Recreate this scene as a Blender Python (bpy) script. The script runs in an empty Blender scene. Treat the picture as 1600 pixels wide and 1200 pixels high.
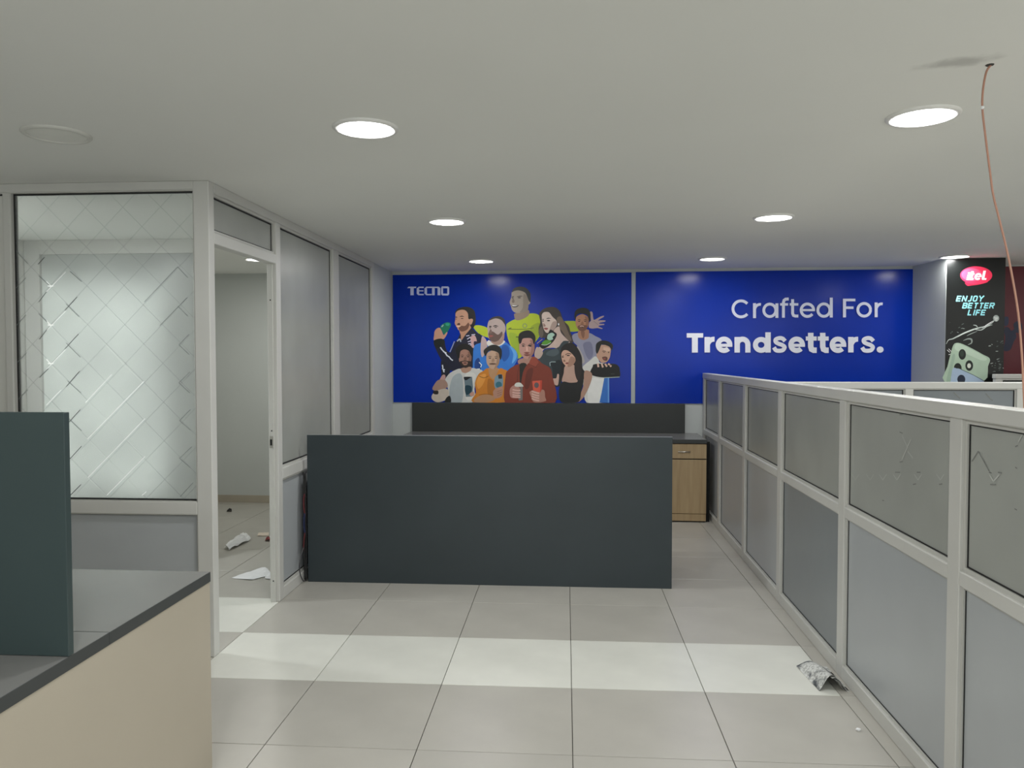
import bpy, bmesh, math, random
from mathutils import Vector, Matrix
random.seed(7)
C = bpy.context.scene.collection
S = bpy.context.scene

# ------------------------------------------------------------------ camera
F, YAW, PITCH, ROLL, CAMH = 1207.07, 0.0694165, -0.0332575, -0.00067, 1.50783
_f = Vector((-math.sin(YAW)*math.cos(PITCH), math.cos(YAW)*math.cos(PITCH), math.sin(PITCH)))
_r0 = Vector((math.cos(YAW), math.sin(YAW), 0)); _u0 = _r0.cross(_f)
_r = _r0*math.cos(ROLL)+_u0*math.sin(ROLL); _u = -_r0*math.sin(ROLL)+_u0*math.cos(ROLL)
cam_d = bpy.data.cameras.new('camera'); cam = bpy.data.objects.new('camera', cam_d); C.objects.link(cam)
cam_d.sensor_width = 36; cam_d.lens = F/1600*36; cam_d.clip_start = .05
cam.matrix_world = Matrix(((_r.x, _u.x, -_f.x, 0), (_r.y, _u.y, -_f.y, 0), (_r.z, _u.z, -_f.z, CAMH), (0, 0, 0, 1)))
S.camera = cam
# ------------------------------------------------------------------ world, exposure
w = bpy.data.worlds.new('world'); S.world = w; w.use_nodes = True
w.node_tree.nodes['Background'].inputs[0].default_value = (.8, .9, 1, 1)
w.node_tree.nodes['Background'].inputs[1].default_value = .3
S.view_settings.view_transform = 'Standard'; S.view_settings.look = 'None'
S.view_settings.gamma = 1; S.view_settings.use_curve_mapping = False
S.view_settings.exposure = -0.13
S.cycles.max_bounces = 10; S.cycles.diffuse_bounces = 7; S.cycles.glossy_bounces = 4
S.cycles.transmission_bounces = 6; S.cycles.transparent_max_bounces = 12
S.cycles.caustics_reflective = False; S.cycles.caustics_refractive = False
CEIL = 2.39
LAMP_W = 13.0
LIGHTS = [(x, y) for y in (6.99, 4.965, 2.94, .9, -1.15) for x in (-.765, 1.295, 3.37, 5.4)]
def lamp(name, loc, size, power, col=(1, 1, 1), shape='DISK', rot=(0, 0, 0), size_y=None):
    l = bpy.data.lights.new(name, 'AREA'); l.shape = shape; l.size = size; l.energy = power; l.color = col
    if size_y: l.size_y = size_y
    o = bpy.data.objects.new(name, l); C.objects.link(o); o.location = loc; o.rotation_euler = rot
    return o

# added fill light behind the camera for ceiling and fronts; no shopfront is built
lamp('front_fill', (1.1, -2.85, 1.25), 7.0, 75, (.93, .98, 1), 'RECTANGLE', (math.pi/2, 0, 0), 2.1)

# ------------------------------------------------------------------ helpers
def ray(px, py):
    return _f + _r*((px-800)/F) - _u*((py-600)/F)
def at(px, py, axis, c):
    d = ray(px, py); o = Vector((0, 0, CAMH)); t = (c-o[axis])/d[axis]; return o+d*t
def at_plane(px, py, p0, n):
    d = ray(px, py); o = Vector((0, 0, CAMH)); t = (Vector(p0)-o).dot(n)/d.dot(n); return o+d*t
def lin(c):
    c = c/255; return c/12.92 if c <= .04045 else ((c+.055)/1.055)**2.4
def hexc(h, k=1.0):
    h = h.lstrip('#'); return tuple(min(1, lin(int(h[i:i+2], 16))*k) for i in (0, 2, 4))+(1,)

MATS = {}
def mat(name, col, rough=.5, spec=.5, metal=0, var=.04, scale=6, bump=0, bscale=60, coat=0, crough=.1, trans=0, emit=None, es=0):
    if name in MATS: return MATS[name]
    m = bpy.data.materials.new(name); m.use_nodes = True; nt = m.node_tree; b = nt.nodes['Principled BSDF']
    if isinstance(col, str): col = hexc(col)
    tc = nt.nodes.new('ShaderNodeTexCoord'); nz = nt.nodes.new('ShaderNodeTexNoise')
    nz.inputs['Scale'].default_value = scale; nz.inputs['Detail'].default_value = 4
    nt.links.new(tc.outputs['Object'], nz.inputs['Vector'])
    mr = nt.nodes.new('ShaderNodeMapRange'); mr.inputs['From Min'].default_value = .3; mr.inputs['From Max'].default_value = .7
    mr.inputs['To Min'].default_value = 1-var; mr.inputs['To Max'].default_value = 1+var
    nt.links.new(nz.outputs['Fac'], mr.inputs['Value'])
    vm = nt.nodes.new('ShaderNodeVectorMath'); vm.operation = 'SCALE'; vm.inputs[0].default_value = col[:3]
    nt.links.new(mr.outputs['Result'], vm.inputs['Scale']); nt.links.new(vm.outputs[0], b.inputs['Base Color'])
    b.inputs['Roughness'].default_value = rough; b.inputs['Specular IOR Level'].default_value = spec
    b.inputs['Metallic'].default_value = metal; b.inputs['Coat Weight'].default_value = coat
    b.inputs['Coat Roughness'].default_value = crough
    if trans: b.inputs['Transmission Weight'].default_value = trans; b.inputs['IOR'].default_value = 1.2
    if bump:
        n2 = nt.nodes.new('ShaderNodeTexNoise'); n2.inputs['Scale'].default_value = bscale
        nt.links.new(tc.outputs['Object'], n2.inputs['Vector'])
        bp = nt.nodes.new('ShaderNodeBump'); bp.inputs['Strength'].default_value = bump; bp.inputs['Distance'].default_value = .002
        nt.links.new(n2.outputs['Fac'], bp.inputs['Height']); nt.links.new(bp.outputs[0], b.inputs['Normal'])
    if emit: b.inputs['Emission Color'].default_value = emit; b.inputs['Emission Strength'].default_value = es
    MATS[name] = m; return m

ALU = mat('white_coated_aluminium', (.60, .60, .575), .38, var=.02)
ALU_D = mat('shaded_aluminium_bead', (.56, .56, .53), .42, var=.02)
RUB = mat('black_rubber_gasket', (.012, .013, .013), .6)
PANEL = mat('grey_laminate_panel', (.43, .455, .475), .28, var=.015, bump=.05, bscale=200)
PANEL_B = mat('reflection_tinted_laminate', (.25, .275, .29), .3, var=.02)  # darker bluish tone puts the blue boards' reflection into one panel's colour
WALLM = mat('grey_white_wall_paint', (.55, .58, .57), .7, var=.03, scale=1.2, bump=.05)
WALLW = mat('white_wall_paint', (.74, .74, .71), .75, var=.03, scale=1.2)
DESK = mat('charcoal_laminate', (.034, .047, .054), .42, spec=.45, var=.06, scale=3)
DESK2 = mat('dark_green_grey_laminate', (.036, .056, .057), .42, spec=.45, var=.06, scale=3)
TOPM = mat('grey_worktop_laminate', (.19, .19, .183), .25, spec=.6, var=.04, scale=2)
EDGE = mat('charcoal_edge_band', (.045, .05, .05), .5)
CREAM = mat('cream_laminate', (.45, .405, .325), .42, var=.03, scale=2)
BLACK = mat('black_board', (.004, .004, .004), .8)
GROUT = mat('dark_grout', (.10, .095, .085), .9)
CHROME = mat('brushed_metal', (.7, .68, .64), .3, metal=1)
WHITEP = mat('white_plastic', (.8, .8, .78), .4)

def wood(name, base, dark):
    m = bpy.data.materials.new(name); m.use_nodes = True; nt = m.node_tree; b = nt.nodes['Principled BSDF']
    tc = nt.nodes.new('ShaderNodeTexCoord'); mp = nt.nodes.new('ShaderNodeMapping'); mp.inputs['Scale'].default_value = (14, 14, 1.0)
    nz = nt.nodes.new('ShaderNodeTexNoise'); nz.inputs['Scale'].default_value = 2.2; nz.inputs['Detail'].default_value = 6
    cr = nt.nodes.new('ShaderNodeValToRGB'); cr.color_ramp.elements[0].color = dark; cr.color_ramp.elements[1].color = base
    cr.color_ramp.elements[0].position = .3; cr.color_ramp.elements[1].position = .65
    nt.links.new(tc.outputs['Object'], mp.inputs[0]); nt.links.new(mp.outputs[0], nz.inputs['Vector'])
    nt.links.new(nz.outputs['Fac'], cr.inputs[0]); nt.links.new(cr.outputs[0], b.inputs['Base Color']); b.inputs['Roughness'].default_value = .45
    return m
OAK = wood('light_oak_laminate', (.50, .37, .21, 1), (.40, .28, .15, 1))

def frost(name, col, tr=.35, rough=.45):
    m = bpy.data.materials.new(name); m.use_nodes = True; nt = m.node_tree; nt.nodes.clear()
    out = nt.nodes.new('ShaderNodeOutputMaterial')
    tc = nt.nodes.new('ShaderNodeTexCoord'); nz = nt.nodes.new('ShaderNodeTexNoise'); nz.inputs['Scale'].default_value = 2.5
    nt.links.new(tc.outputs['Object'], nz.inputs['Vector'])
    cr = nt.nodes.new('ShaderNodeValToRGB'); e = cr.color_ramp.elements
    e[0].color = tuple(c*.92 for c in col)+(1,); e[1].color = tuple(c*1.06 for c in col)+(1,); e[0].position = .3; e[1].position = .7
    nt.links.new(nz.outputs['Fac'], cr.inputs[0])
    df = nt.nodes.new('ShaderNodeBsdfDiffuse'); tl = nt.nodes.new('ShaderNodeBsdfTranslucent'); gl = nt.nodes.new('ShaderNodeBsdfGlossy')
    nt.links.new(cr.outputs[0], df.inputs[0]); nt.links.new(cr.outputs[0], tl.inputs[0])
    gl.inputs['Roughness'].default_value = .3
    m1 = nt.nodes.new('ShaderNodeMixShader'); m1.inputs[0].default_value = tr
    nt.links.new(df.outputs[0], m1.inputs[1]); nt.links.new(tl.outputs[0], m1.inputs[2])
    fr = nt.nodes.new('ShaderNodeFresnel'); fr.inputs[0].default_value = 1.45
    m2 = nt.nodes.new('ShaderNodeMixShader'); nt.links.new(fr.outputs[0], m2.inputs[0])
    nt.links.new(m1.outputs[0], m2.inputs[1]); nt.links.new(gl.outputs[0], m2.inputs[2]); nt.links.new(m2.outputs[0], out.inputs[0])
    return m
FROST = frost('frosted_film_glass', (.54, .56, .53), .35)
FROSTB = frost('pale_frosted_glass', (.72, .745, .73), .6)
def clear(name, haze, hcol=(.82, .84, .835, 1), tint=(.94, .955, .945, 1)):
    m = bpy.data.materials.new(name); m.use_nodes = True; nt = m.node_tree; nt.nodes.clear()
    out = nt.nodes.new('ShaderNodeOutputMaterial'); t = nt.nodes.new('ShaderNodeBsdfTransparent'); t.inputs[0].default_value = tint
    d = nt.nodes.new('ShaderNodeBsdfDiffuse'); d.inputs[0].default_value = hcol
    tc = nt.nodes.new('ShaderNodeTexCoord'); nz = nt.nodes.new('ShaderNodeTexNoise'); nz.inputs['Scale'].default_value = 1.5
    nt.links.new(tc.outputs['Object'], nz.inputs['Vector'])
    mr = nt.nodes.new('ShaderNodeMapRange'); mr.inputs['To Min'].default_value = haze*.85; mr.inputs['To Max'].default_value = haze*1.15
    nt.links.new(nz.outputs['Fac'], mr.inputs[0])
    m1 = nt.nodes.new('ShaderNodeMixShader'); nt.links.new(mr.outputs[0], m1.inputs[0]); nt.links.new(t.outputs[0], m1.inputs[1]); nt.links.new(d.outputs[0], m1.inputs[2])
    g = nt.nodes.new('ShaderNodeBsdfGlossy'); g.inputs['Roughness'].default_value = .02
    fr = nt.nodes.new('ShaderNodeFresnel'); fr.inputs[0].default_value = 1.4
    m2 = nt.nodes.new('ShaderNodeMixShader'); nt.links.new(fr.outputs[0], m2.inputs[0]); nt.links.new(m1.outputs[0], m2.inputs[1]); nt.links.new(g.outputs[0], m2.inputs[2])
    nt.links.new(m2.outputs[0], out.inputs[0]); return m
GLASS = clear('hazy_clear_glass', .16)

def glow_line(name, t, d):
    m = bpy.data.materials.new(name); m.use_nodes = True; nt = m.node_tree; nt.nodes.clear()
    out = nt.nodes.new('ShaderNodeOutputMaterial'); a = nt.nodes.new('ShaderNodeBsdfTransparent'); a.inputs[0].default_value = (t, t, t, 1)
    b = nt.nodes.new('ShaderNodeBsdfDiffuse'); tc = nt.nodes.new('ShaderNodeTexCoord'); nz = nt.nodes.new('ShaderNodeTexNoise'); nz.inputs['Scale'].default_value = 8
    mr = nt.nodes.new('ShaderNodeMapRange'); mr.inputs['To Min'].default_value = d*.8; mr.inputs['To Max'].default_value = d*1.1
    nt.links.new(tc.outputs['Object'], nz.inputs['Vector']); nt.links.new(nz.outputs['Fac'], mr.inputs[0]); nt.links.new(mr.outputs[0], b.inputs[0])
    s = nt.nodes.new('ShaderNodeAddShader'); nt.links.new(a.outputs[0], s.inputs[0]); nt.links.new(b.outputs[0], s.inputs[1]); nt.links.new(s.outputs[0], out.inputs[0]); return m
def link(name, bm, m, parent=None, bevel=0, smooth=False):
    if bevel:
        bmesh.ops.bevel(bm, geom=bm.edges[:], offset=bevel, segments=1, affect='EDGES', clamp_overlap=True)
    bmesh.ops.recalc_face_normals(bm, faces=bm.faces[:])
    me = bpy.data.meshes.new(name); bm.to_mesh(me); bm.free()
    if smooth:
        for p in me.polygons: p.use_smooth = True
    for mm in (m if isinstance(m, (list, tuple)) else [m]): me.materials.append(mm)
    o = bpy.data.objects.new(name, me); C.objects.link(o)
    if parent: o.parent = parent
    return o
IDM = lambda u, n, z: (u, n, z)
def addbox(bm, u0, u1, n0, n1, z0, z1, f=IDM):
    v = [bm.verts.new(f(u, n, z)) for z in (z0, z1) for n in (n0, n1) for u in (u0, u1)]
    for q in ((0, 1, 3, 2), (4, 6, 7, 5), (0, 4, 5, 1), (2, 3, 7, 6), (0, 2, 6, 4), (1, 5, 7, 3)): bm.faces.new([v[i] for i in q])
def boxo(name, b, m, parent=None, f=IDM, bevel=.0015):
    bm = bmesh.new(); addbox(bm, *b, f); return link(name, bm, m, parent, bevel)
def tube(bm, pts, r, seg=8, caps=True):
    pts = [Vector(p) for p in pts]; rings = []; up = None
    for i, p in enumerate(pts):
        t = (pts[min(i+1, len(pts)-1)]-pts[max(i-1, 0)]).normalized()
        if up is None: up = t.orthogonal().normalized()
        up = (up - t*up.dot(t)).normalized(); s = t.cross(up)
        rings.append([bm.verts.new(p+up*(r*math.cos(a))+s*(r*math.sin(a))) for a in [2*math.pi*k/seg for k in range(seg)]])
    for a, b in zip(rings, rings[1:]):
        for k in range(seg): bm.faces.new((a[k], a[(k+1) % seg], b[(k+1) % seg], b[k]))
    if caps: bm.faces.new(rings[0]); bm.faces.new(rings[-1])
def spline(pts, n=6, closed=False):
    pts = [Vector(p) for p in pts]; out = []; N = len(pts)
    for i in range(N if closed else N-1):
        g = (lambda k: pts[k % N]) if closed else (lambda k: pts[max(0, min(N-1, k))])
        p0, p1, p2, p3 = g(i-1), g(i), g(i+1), g(i+2)
        for k in range(n):
            t = k/n; out.append(.5*((2*p1)+(p2-p0)*t+(2*p0-5*p1+4*p2-p3)*t*t+(3*p1-p0-3*p2+p3)*t**3))
    if not closed: out.append(pts[-1])
    return out
def lathe(bm, prof, c=(0, 0, 0), seg=40, cap0=True, cap1=False):
    rings = [[bm.verts.new((c[0]+r*math.cos(2*math.pi*k/seg), c[1]+r*math.sin(2*math.pi*k/seg), c[2]+z)) for k in range(seg)] for r, z in prof]
    for a, b in zip(rings, rings[1:]):
        for k in range(seg): bm.faces.new((a[k], a[(k+1) % seg], b[(k+1) % seg], b[k]))
    if cap0: bm.faces.new(rings[0])
    if cap1: bm.faces.new(rings[-1])
def thing(name, label, cat, loc=(0, 0, 0), rotz=0, group=None):
    o = bpy.data.objects.new(name, None); C.objects.link(o); o.empty_display_size = .1
    o.location = loc; o.rotation_euler = (0, 0, rotz); return tag(o, label, cat, group)
def tag(o, label, cat, group=None):
    o['label'] = label; o['category'] = cat
    if group: o['group'] = group
    return o
def struct(o, label=None):
    o['kind'] = 'structure'
    if label: o['label'] = label
    return o
def dup(root, loc, label, group=None):
    r = root.copy(); C.objects.link(r); r.location = loc; r['label'] = label
    if group: r['group'] = group
    for ch in list(root.children):
        c = ch.copy(); C.objects.link(c); c.parent = r
        for g in ch.children:
            d = g.copy(); C.objects.link(d); d.parent = c
    return r

# ------------------------------------------------------------------ floor
TX, TY, TS = -1.1709, 4.0965, .6
fl = struct(boxo('floor', (-4.3, 6.6, -3, 8.15, -.12, -.006), GROUT, bevel=0), 'grey and white ceramic tiled floor')
def tile_mat(name, c1, c2, rough):
    m = mat(name, c1, rough, spec=.5, var=.05, scale=4)
    nt = m.node_tree; oi = nt.nodes.new('ShaderNodeObjectInfo'); vm = [n for n in nt.nodes if n.type == 'VECT_MATH'][0]
    mr = [n for n in nt.nodes if n.type == 'MAP_RANGE'][0]
    mm = nt.nodes.new('ShaderNodeMapRange'); mm.inputs['To Min'].default_value = .965; mm.inputs['To Max'].default_value = 1.035
    nt.links.new(oi.outputs['Random'], mm.inputs[0]); mu = nt.nodes.new('ShaderNodeMath'); mu.operation = 'MULTIPLY'
    nt.links.new(mm.outputs[0], mu.inputs[0]); nt.links.new(mr.outputs[0], mu.inputs[1]); nt.links.new(mu.outputs[0], vm.inputs['Scale'])
    return m
TB = tile_mat('beige_grey_tile', (.445, .43, .39), None, .34)
TW = tile_mat('white_tile', (.70, .705, .65), None, .30)
G = .0016
def tile_bm(sx=.6, sy=.6):
    bm = bmesh.new(); addbox(bm, G, sx-G, G, sy-G, -.008, 0); bmesh.ops.bevel(bm, geom=[e for e in bm.edges if all(v.co.z > -.001 for v in e.verts)], offset=.0012, segments=1, affect='EDGES')
    return bm
tb = None; tw = None
far = bmesh.new()
for i in range(-6, 13):
    for j in range(-7, 13):
        x0 = TX+TS*i; y0 = TY-TS*(j+1)      # row j lies below line j
        if y0 < -3 or y0+TS > 8.4 or x0 < -4.3 or x0+TS > 6.7: continue
        white = (j == 0 and -1 <= i <= 3) or (j == -1 and i <= -2)
        sx = .6
        vis = (-5 <= i <= 4) and y0 > 1.0
        y1 = y0+TS
        if y1 > 7.86: y1 = 7.86
        if vis:
            if y1 == y0+TS:
                src = tw if white else tb
                if src is None:
                    o = link('tile', tile_bm(), TW if white else TB, fl)
                    if white: tw = o
                    else: tb = o
                else:
                    o = src.copy(); C.objects.link(o)
                o.location = (x0, y0, 0)
            else:
                o = link('tile', tile_bm(.6, y1-y0), TB, fl); o.location = (x0, y0, 0)
        else:
            addbox(far, x0+G, x0+TS-G, y0+G, y1-G, -.008, 0)
o = link('tile_field', far, TB, fl); o['kind'] = 'stuff'

# ------------------------------------------------------------------ ceiling with smudge
def ceiling_mat():
    m = mat('ceiling_paint', (.84, .85, .825), .85, var=.015, scale=1.0, bump=.03)
    nt = m.node_tree; tc = [n for n in nt.nodes if n.type == 'TEX_COORD'][0]; vm = [n for n in nt.nodes if n.type == 'VECT_MATH'][0]
    b = nt.nodes['Principled BSDF']
    mp = nt.nodes.new('ShaderNodeMapping'); mp.vector_type = 'TEXTURE'; mp.inputs['Location'].default_value = (1.17, 2.425, 2.39)
    mp.inputs['Rotation'].default_value = (0, 0, -.35); mp.inputs['Scale'].default_value = (.11, .05, .3)
    nz = nt.nodes.new('ShaderNodeTexNoise'); nz.inputs['Scale'].default_value = 14; nz.inputs['Detail'].default_value = 5
    ln = nt.nodes.new('ShaderNodeVectorMath'); ln.operation = 'LENGTH'
    nt.links.new(tc.outputs['Object'], mp.inputs[0]); nt.links.new(mp.outputs[0], ln.inputs[0]); nt.links.new(tc.outputs['Object'], nz.inputs['Vector'])
    ad = nt.nodes.new('ShaderNodeMath'); ad.operation = 'MULTIPLY_ADD'; ad.inputs[1].default_value = 1.6; nt.links.new(nz.outputs['Fac'], ad.inputs[0]); nt.links.new(ln.outputs['Value'], ad.inputs[2])
    mr = nt.nodes.new('ShaderNodeMapRange'); mr.interpolation_type = 'SMOOTHSTEP'
    mr.inputs['From Min'].default_value = .9; mr.inputs['From Max'].default_value = 1.9; mr.inputs['To Min'].default_value = .55; mr.inputs['To Max'].default_value = 0
    nt.links.new(ad.outputs[0], mr.inputs[0])
    mx = nt.nodes.new('ShaderNodeMix'); mx.data_type = 'RGBA'; nt.links.new(mr.outputs[0], mx.inputs[0]); nt.links.new(vm.outputs[0], mx.inputs[6]); mx.inputs[7].default_value = (.36, .36, .34, 1)
    nt.links.new(mx.outputs[2], b.inputs['Base Color']); return m
struct(boxo('ceiling', (-4.3, 6.6, -3, 8.15, CEIL, CEIL+.1), ceiling_mat(), bevel=0), 'white painted flat ceiling with a grey smudge by the hanging wire')

# ------------------------------------------------------------------ walls
BW0 = Vector((0, 7.785, 0)); BWA = math.atan(-.02); BD = Vector((math.cos(BWA), math.sin(BWA), 0)); BN = Vector((-math.sin(BWA), math.cos(BWA), 0))
def fb(u, n, z): p = BW0+BD*u+BN*n; return (p.x, p.y, z)       # n>0 is behind the wall face
struct(boxo('wall_back', (-4.35, 6.65, 0, .15, 0, CEIL), WALLM, f=fb, bevel=0), 'grey painted back wall behind the blue boards')
struct(boxo('wall_right', (6.45, 6.6, -3, 7.66, 0, CEIL), WALLW, bevel=0))
struct(boxo('wall_front', (-4.3, 6.6, -3.12, -3, 0, CEIL), WALLW, bevel=0))
struct(boxo('wall_left', (-4.3, -4.05, -3, 7.86, 0, CEIL), WALLW, bevel=0))
struct(boxo('wall_corner', (-1.9, -1.772, 7.055, 7.815, 0, CEIL), WALLM, bevel=0), 'short grey wall between the left partition and the blue board')
bm = bmesh.new()
pc = [(3.362, 7.125), (3.86, 7.115), (3.86, 7.70), (3.328, 7.715)]
vb = [bm.verts.new((x, y, 0)) for x, y in pc]; vt = [bm.verts.new((x, y, CEIL)) for x, y in pc]
bm.faces.new(vb); bm.faces.new(vt)
for k in range(4): bm.faces.new((vb[k], vb[(k+1) % 4], vt[(k+1) % 4], vt[k]))
struct(link('wall_column', bm, WALLM), 'grey structural column carrying the black poster')
struct(boxo('baseboard_back', (-4.1, -1.95, -.012, -.001, 0, .075), mat('beige_skirting', (.42, .38, .31), .5), f=fb), 'beige tile skirting in the left cabin')

# ------------------------------------------------------------------ ceiling lights
EM = bpy.data.materials.new('lit_diffuser'); EM.use_nodes = True
EM.node_tree.nodes['Principled BSDF'].inputs['Emission Color'].default_value = (1, 1, .98, 1)
EM.node_tree.nodes['Principled BSDF'].inputs['Emission Strength'].default_value = 6
OFFD = mat('unlit_diffuser', (.78, .78, .74), .5)
def downlight(loc, label, lit=True, group='recessed ceiling lights'):
    t = thing('ceiling_light', label, 'light', loc, 0, group)
    bm = bmesh.new(); lathe(bm, [(.125, 0), (.125, -.004), (.118, -.010), (.107, -.010), (.104, -.005), (.104, 0)], cap0=False)
    link('trim_ring', bm, WHITEP if lit else mat('grey_white_trim', (.66, .66, .62), .5), t, smooth=True)
    bm = bmesh.new(); lathe(bm, [(.104, -.005), (.06, -.006), (.001, -.006)], cap0=False, cap1=True)
    link('diffuser', bm, EM if lit else OFFD, t)
    return t
near = {(-.765, 2.94): 'lit round ceiling light left of centre, nearest the camera', (1.295, 2.94): 'lit round ceiling light at right, nearest the camera beside the hanging wire',
 (-.765, 4.965): 'lit round ceiling light above the dark reception desk, middle of the left row', (1.295, 4.965): 'lit round ceiling light over the low partition, middle of the right row',
 (-.765, 6.99): 'lit round ceiling light in front of the board with the people', (1.295, 6.99): 'lit round ceiling light in front of the board with the slogan',
 (3.37, 6.99): 'lit round ceiling light right above the black column poster'}
L0 = None
for (x, y) in LIGHTS:
    lamp('downlight_glow', (x, y, CEIL-.008), .2, LAMP_W*{6.99: .62, 4.965: .85, 2.94: 1.1}.get(y, 1.2), (1, .998, .985))
    if (x, y) in near or y < 3:
        lab = near.get((x, y), 'lit round recessed ceiling light outside the picture')
        if (x, y) in near:
            if L0 is None: L0 = downlight((x, y, CEIL), lab)
            else: dup(L0, (x, y, CEIL), lab)
downlight((-1.996, 2.935, CEIL), 'unlit round ceiling light above the left frosted partition', False, None)
dup(L0, (-2.72, 6.72, CEIL), 'lit round ceiling light inside the left cabin, seen under the door head')
lamp('cabin_glow', (-2.72, 6.72, CEIL-.008), .2, 14, (1, .98, .92))
lamp('cabin_front_fill', (-3.55, 4.25, CEIL-.008), .2, 24, (.95, .98, 1))  # added lamp out of view, brightens the cabin behind the glass
dup(L0, (-3.55, 4.25, CEIL), 'added round ceiling light brightening the left cabin, outside the picture')  # fixture added to carry the unseen cabin fill lamp

# ------------------------------------------------------------------ partitions
def ring(bm, u0, u1, z0, z1, wd, n0, n1, f):
    addbox(bm, u0, u1, n0, n1, z1-wd, z1, f); addbox(bm, u0, u1, n0, n1, z0, z0+wd, f)
    addbox(bm, u0, u0+wd, n0, n1, z0+wd, z1-wd, f); addbox(bm, u1-wd, u1, n0, n1, z0+wd, z1-wd, f)
def bay(root, f, u0, u1, z0, z1, pm, pname, th, bead=.014, gw=.005, inset=.012, gas=True):
    """opening u0..u1, z0..z1: bead ring, dark gasket ring, pane"""
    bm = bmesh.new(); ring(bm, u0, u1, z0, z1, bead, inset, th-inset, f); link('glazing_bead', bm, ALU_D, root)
    a = bead
    if gas:
        bm = bmesh.new(); ring(bm, u0+a, u1-a, z0+a, z1-a, gw, th/2-.007, th/2+.007, f); link('gasket', bm, RUB, root); 
    a += gw*.6 if gas else 0
    return boxo(pname, (u0+a, u1-a, th/2-.004, th/2+.004, z0+a, z1-a), pm, root, f, 0)
def upost(root, f, u0, u1, z0, z1, th, n='post'):
    return boxo(n, (u0, u1, 0, th, z0, z1), ALU, root, f, .003)

# --- right low partition
PA, PB = 1.245, .0135; ang = math.atan(PB)
def fr(u, n, z): return (PA+u*math.sin(ang)+n*math.cos(ang), u*math.cos(ang)-n*math.sin(ang), z)
TH = .05
rp = thing('low_partition', 'long low off-white framed partition running along the right of the aisle, frosted above, grey below', 'partition')
cs = [7.69, 6.86, 5.85, 4.84, 3.718, 2.633, 1.55, .45]; hw = .04
for k, c in enumerate(cs):
    upost(rp, fr, c-hw, c+hw, 0, 1.31, TH)
boxo('top_rail', (.40, 7.73, -.004, TH+.004, 1.31, 1.362), ALU, rp, fr, .004)
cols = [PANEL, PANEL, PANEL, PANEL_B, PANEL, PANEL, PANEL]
for k in range(len(cs)-1):
    a, b = cs[k+1]+hw, cs[k]-hw
    boxo('mid_rail', (a, b, 0, TH, .765, .815), ALU, rp, fr, .003)
    boxo('bottom_rail', (a, b, 0, TH, 0, .065), ALU, rp, fr, .003)
    bay(rp, fr, a, b, .815, 1.31, FROST, 'frosted_pane', TH)
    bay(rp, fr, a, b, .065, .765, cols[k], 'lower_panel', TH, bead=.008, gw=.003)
RPN = Vector((math.cos(ang), -math.sin(ang), 0)); RPP = Vector((PA, 0, 0))+RPN*.0205
def strip(bm, p, q, wd, n, off):
    p, q = Vector(p), Vector(q); d = (q-p).normalized(); s = d.cross(n).normalized()*wd/2; o_ = n*off
    vs = [bm.verts.new(v+o_) for v in (p+s, p-s, q-s, q+s)]; bm.faces.new(vs)
MK_L = mat('pale_film_mark', (.62, .64, .61), .5); MK_D = mat('dark_film_mark', (.24, .25, .24), .5)
def marks(name, segs, m, root, p0, n, wd, off=-.0015, z=None):
    bm = bmesh.new()
    for (a, b, c, d) in segs: strip(bm, at_plane(a, b, p0, n), at_plane(c, d, p0, n), wd, n, off)
    o = link(name, bm, m, root); o['kind'] = 'stuff'; return o
V = []
for x in (1337, 1360, 1380, 1402, 1435, 1470): V += [(x-6, 741, x, 750), (x, 750, x+6, 741)]
V += [(1410, 680, 1419, 700), (1424, 686, 1410, 718), (1419, 705, 1427, 716), (1547, 742, 1553, 752), (1553, 752, 1562, 742), (1592, 690, 1600, 676)]
marks('pale_film_marks', V, MK_L, rp, RPP, RPN, .004)
V = [(1406, 648, 1411, 648), (1406, 675, 1411, 677), (1406, 722, 1411, 721), (1399, 738, 1407, 738), (1433, 738, 1439, 738), (1427, 757, 1432, 756), (1468, 757, 1473, 756),
     (1519, 721, 1529, 705), (1529, 705, 1546, 736), (1546, 738, 1550, 739), (1560, 738, 1566, 739), (1548, 757, 1557, 757), (1587, 698, 1591, 696), (1587, 730, 1590, 732), (1586, 795, 1590, 797), (1379, 782, 1382, 782)]
marks('dark_film_marks', V, MK_D, rp, RPP, RPN, .0035)

# --- cross partition behind it
cp = thing('cross_partition', 'low off-white partition running right behind the aisle partition, its top rail before the slogan board', 'partition')
def fc(u, n, z): return (u, 4.9+n, z)
for c in (1.42, 2.107, 2.765, 3.62, 4.5): upost(cp, fc, c-.024, c+.024, 0, 1.325, TH)
boxo('top_rail', (1.372, 4.524, -.004, TH+.004, 1.318, 1.36), ALU, cp, fc, .004)
FR2 = frost('bluish_frosted_glass', (.40, .44, .47), .45)
cc = (1.42, 2.107, 2.765, 3.62, 4.5)
for a, b in zip(cc, cc[1:]):
    a += .024; b -= .024
    boxo('mid_rail', (a, b, 0, TH, .765, .815), ALU, cp, fc, .003); boxo('bottom_rail', (a, b, 0, TH, 0, .065), ALU, cp, fc, .003)
    bay(cp, fc, a, b, .815, 1.318, FR2, 'frosted_pane', TH, bead=.006); bay(cp, fc, a, b, .065, .765, PANEL, 'lower_panel', TH, bead=.006)
marks('dark_film_marks', [(1490, 613, 1500, 623), (1540, 615, 1551, 626)], MK_D, cp, (0, 4.92, 0), Vector((0, 1, 0)), .006)
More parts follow.
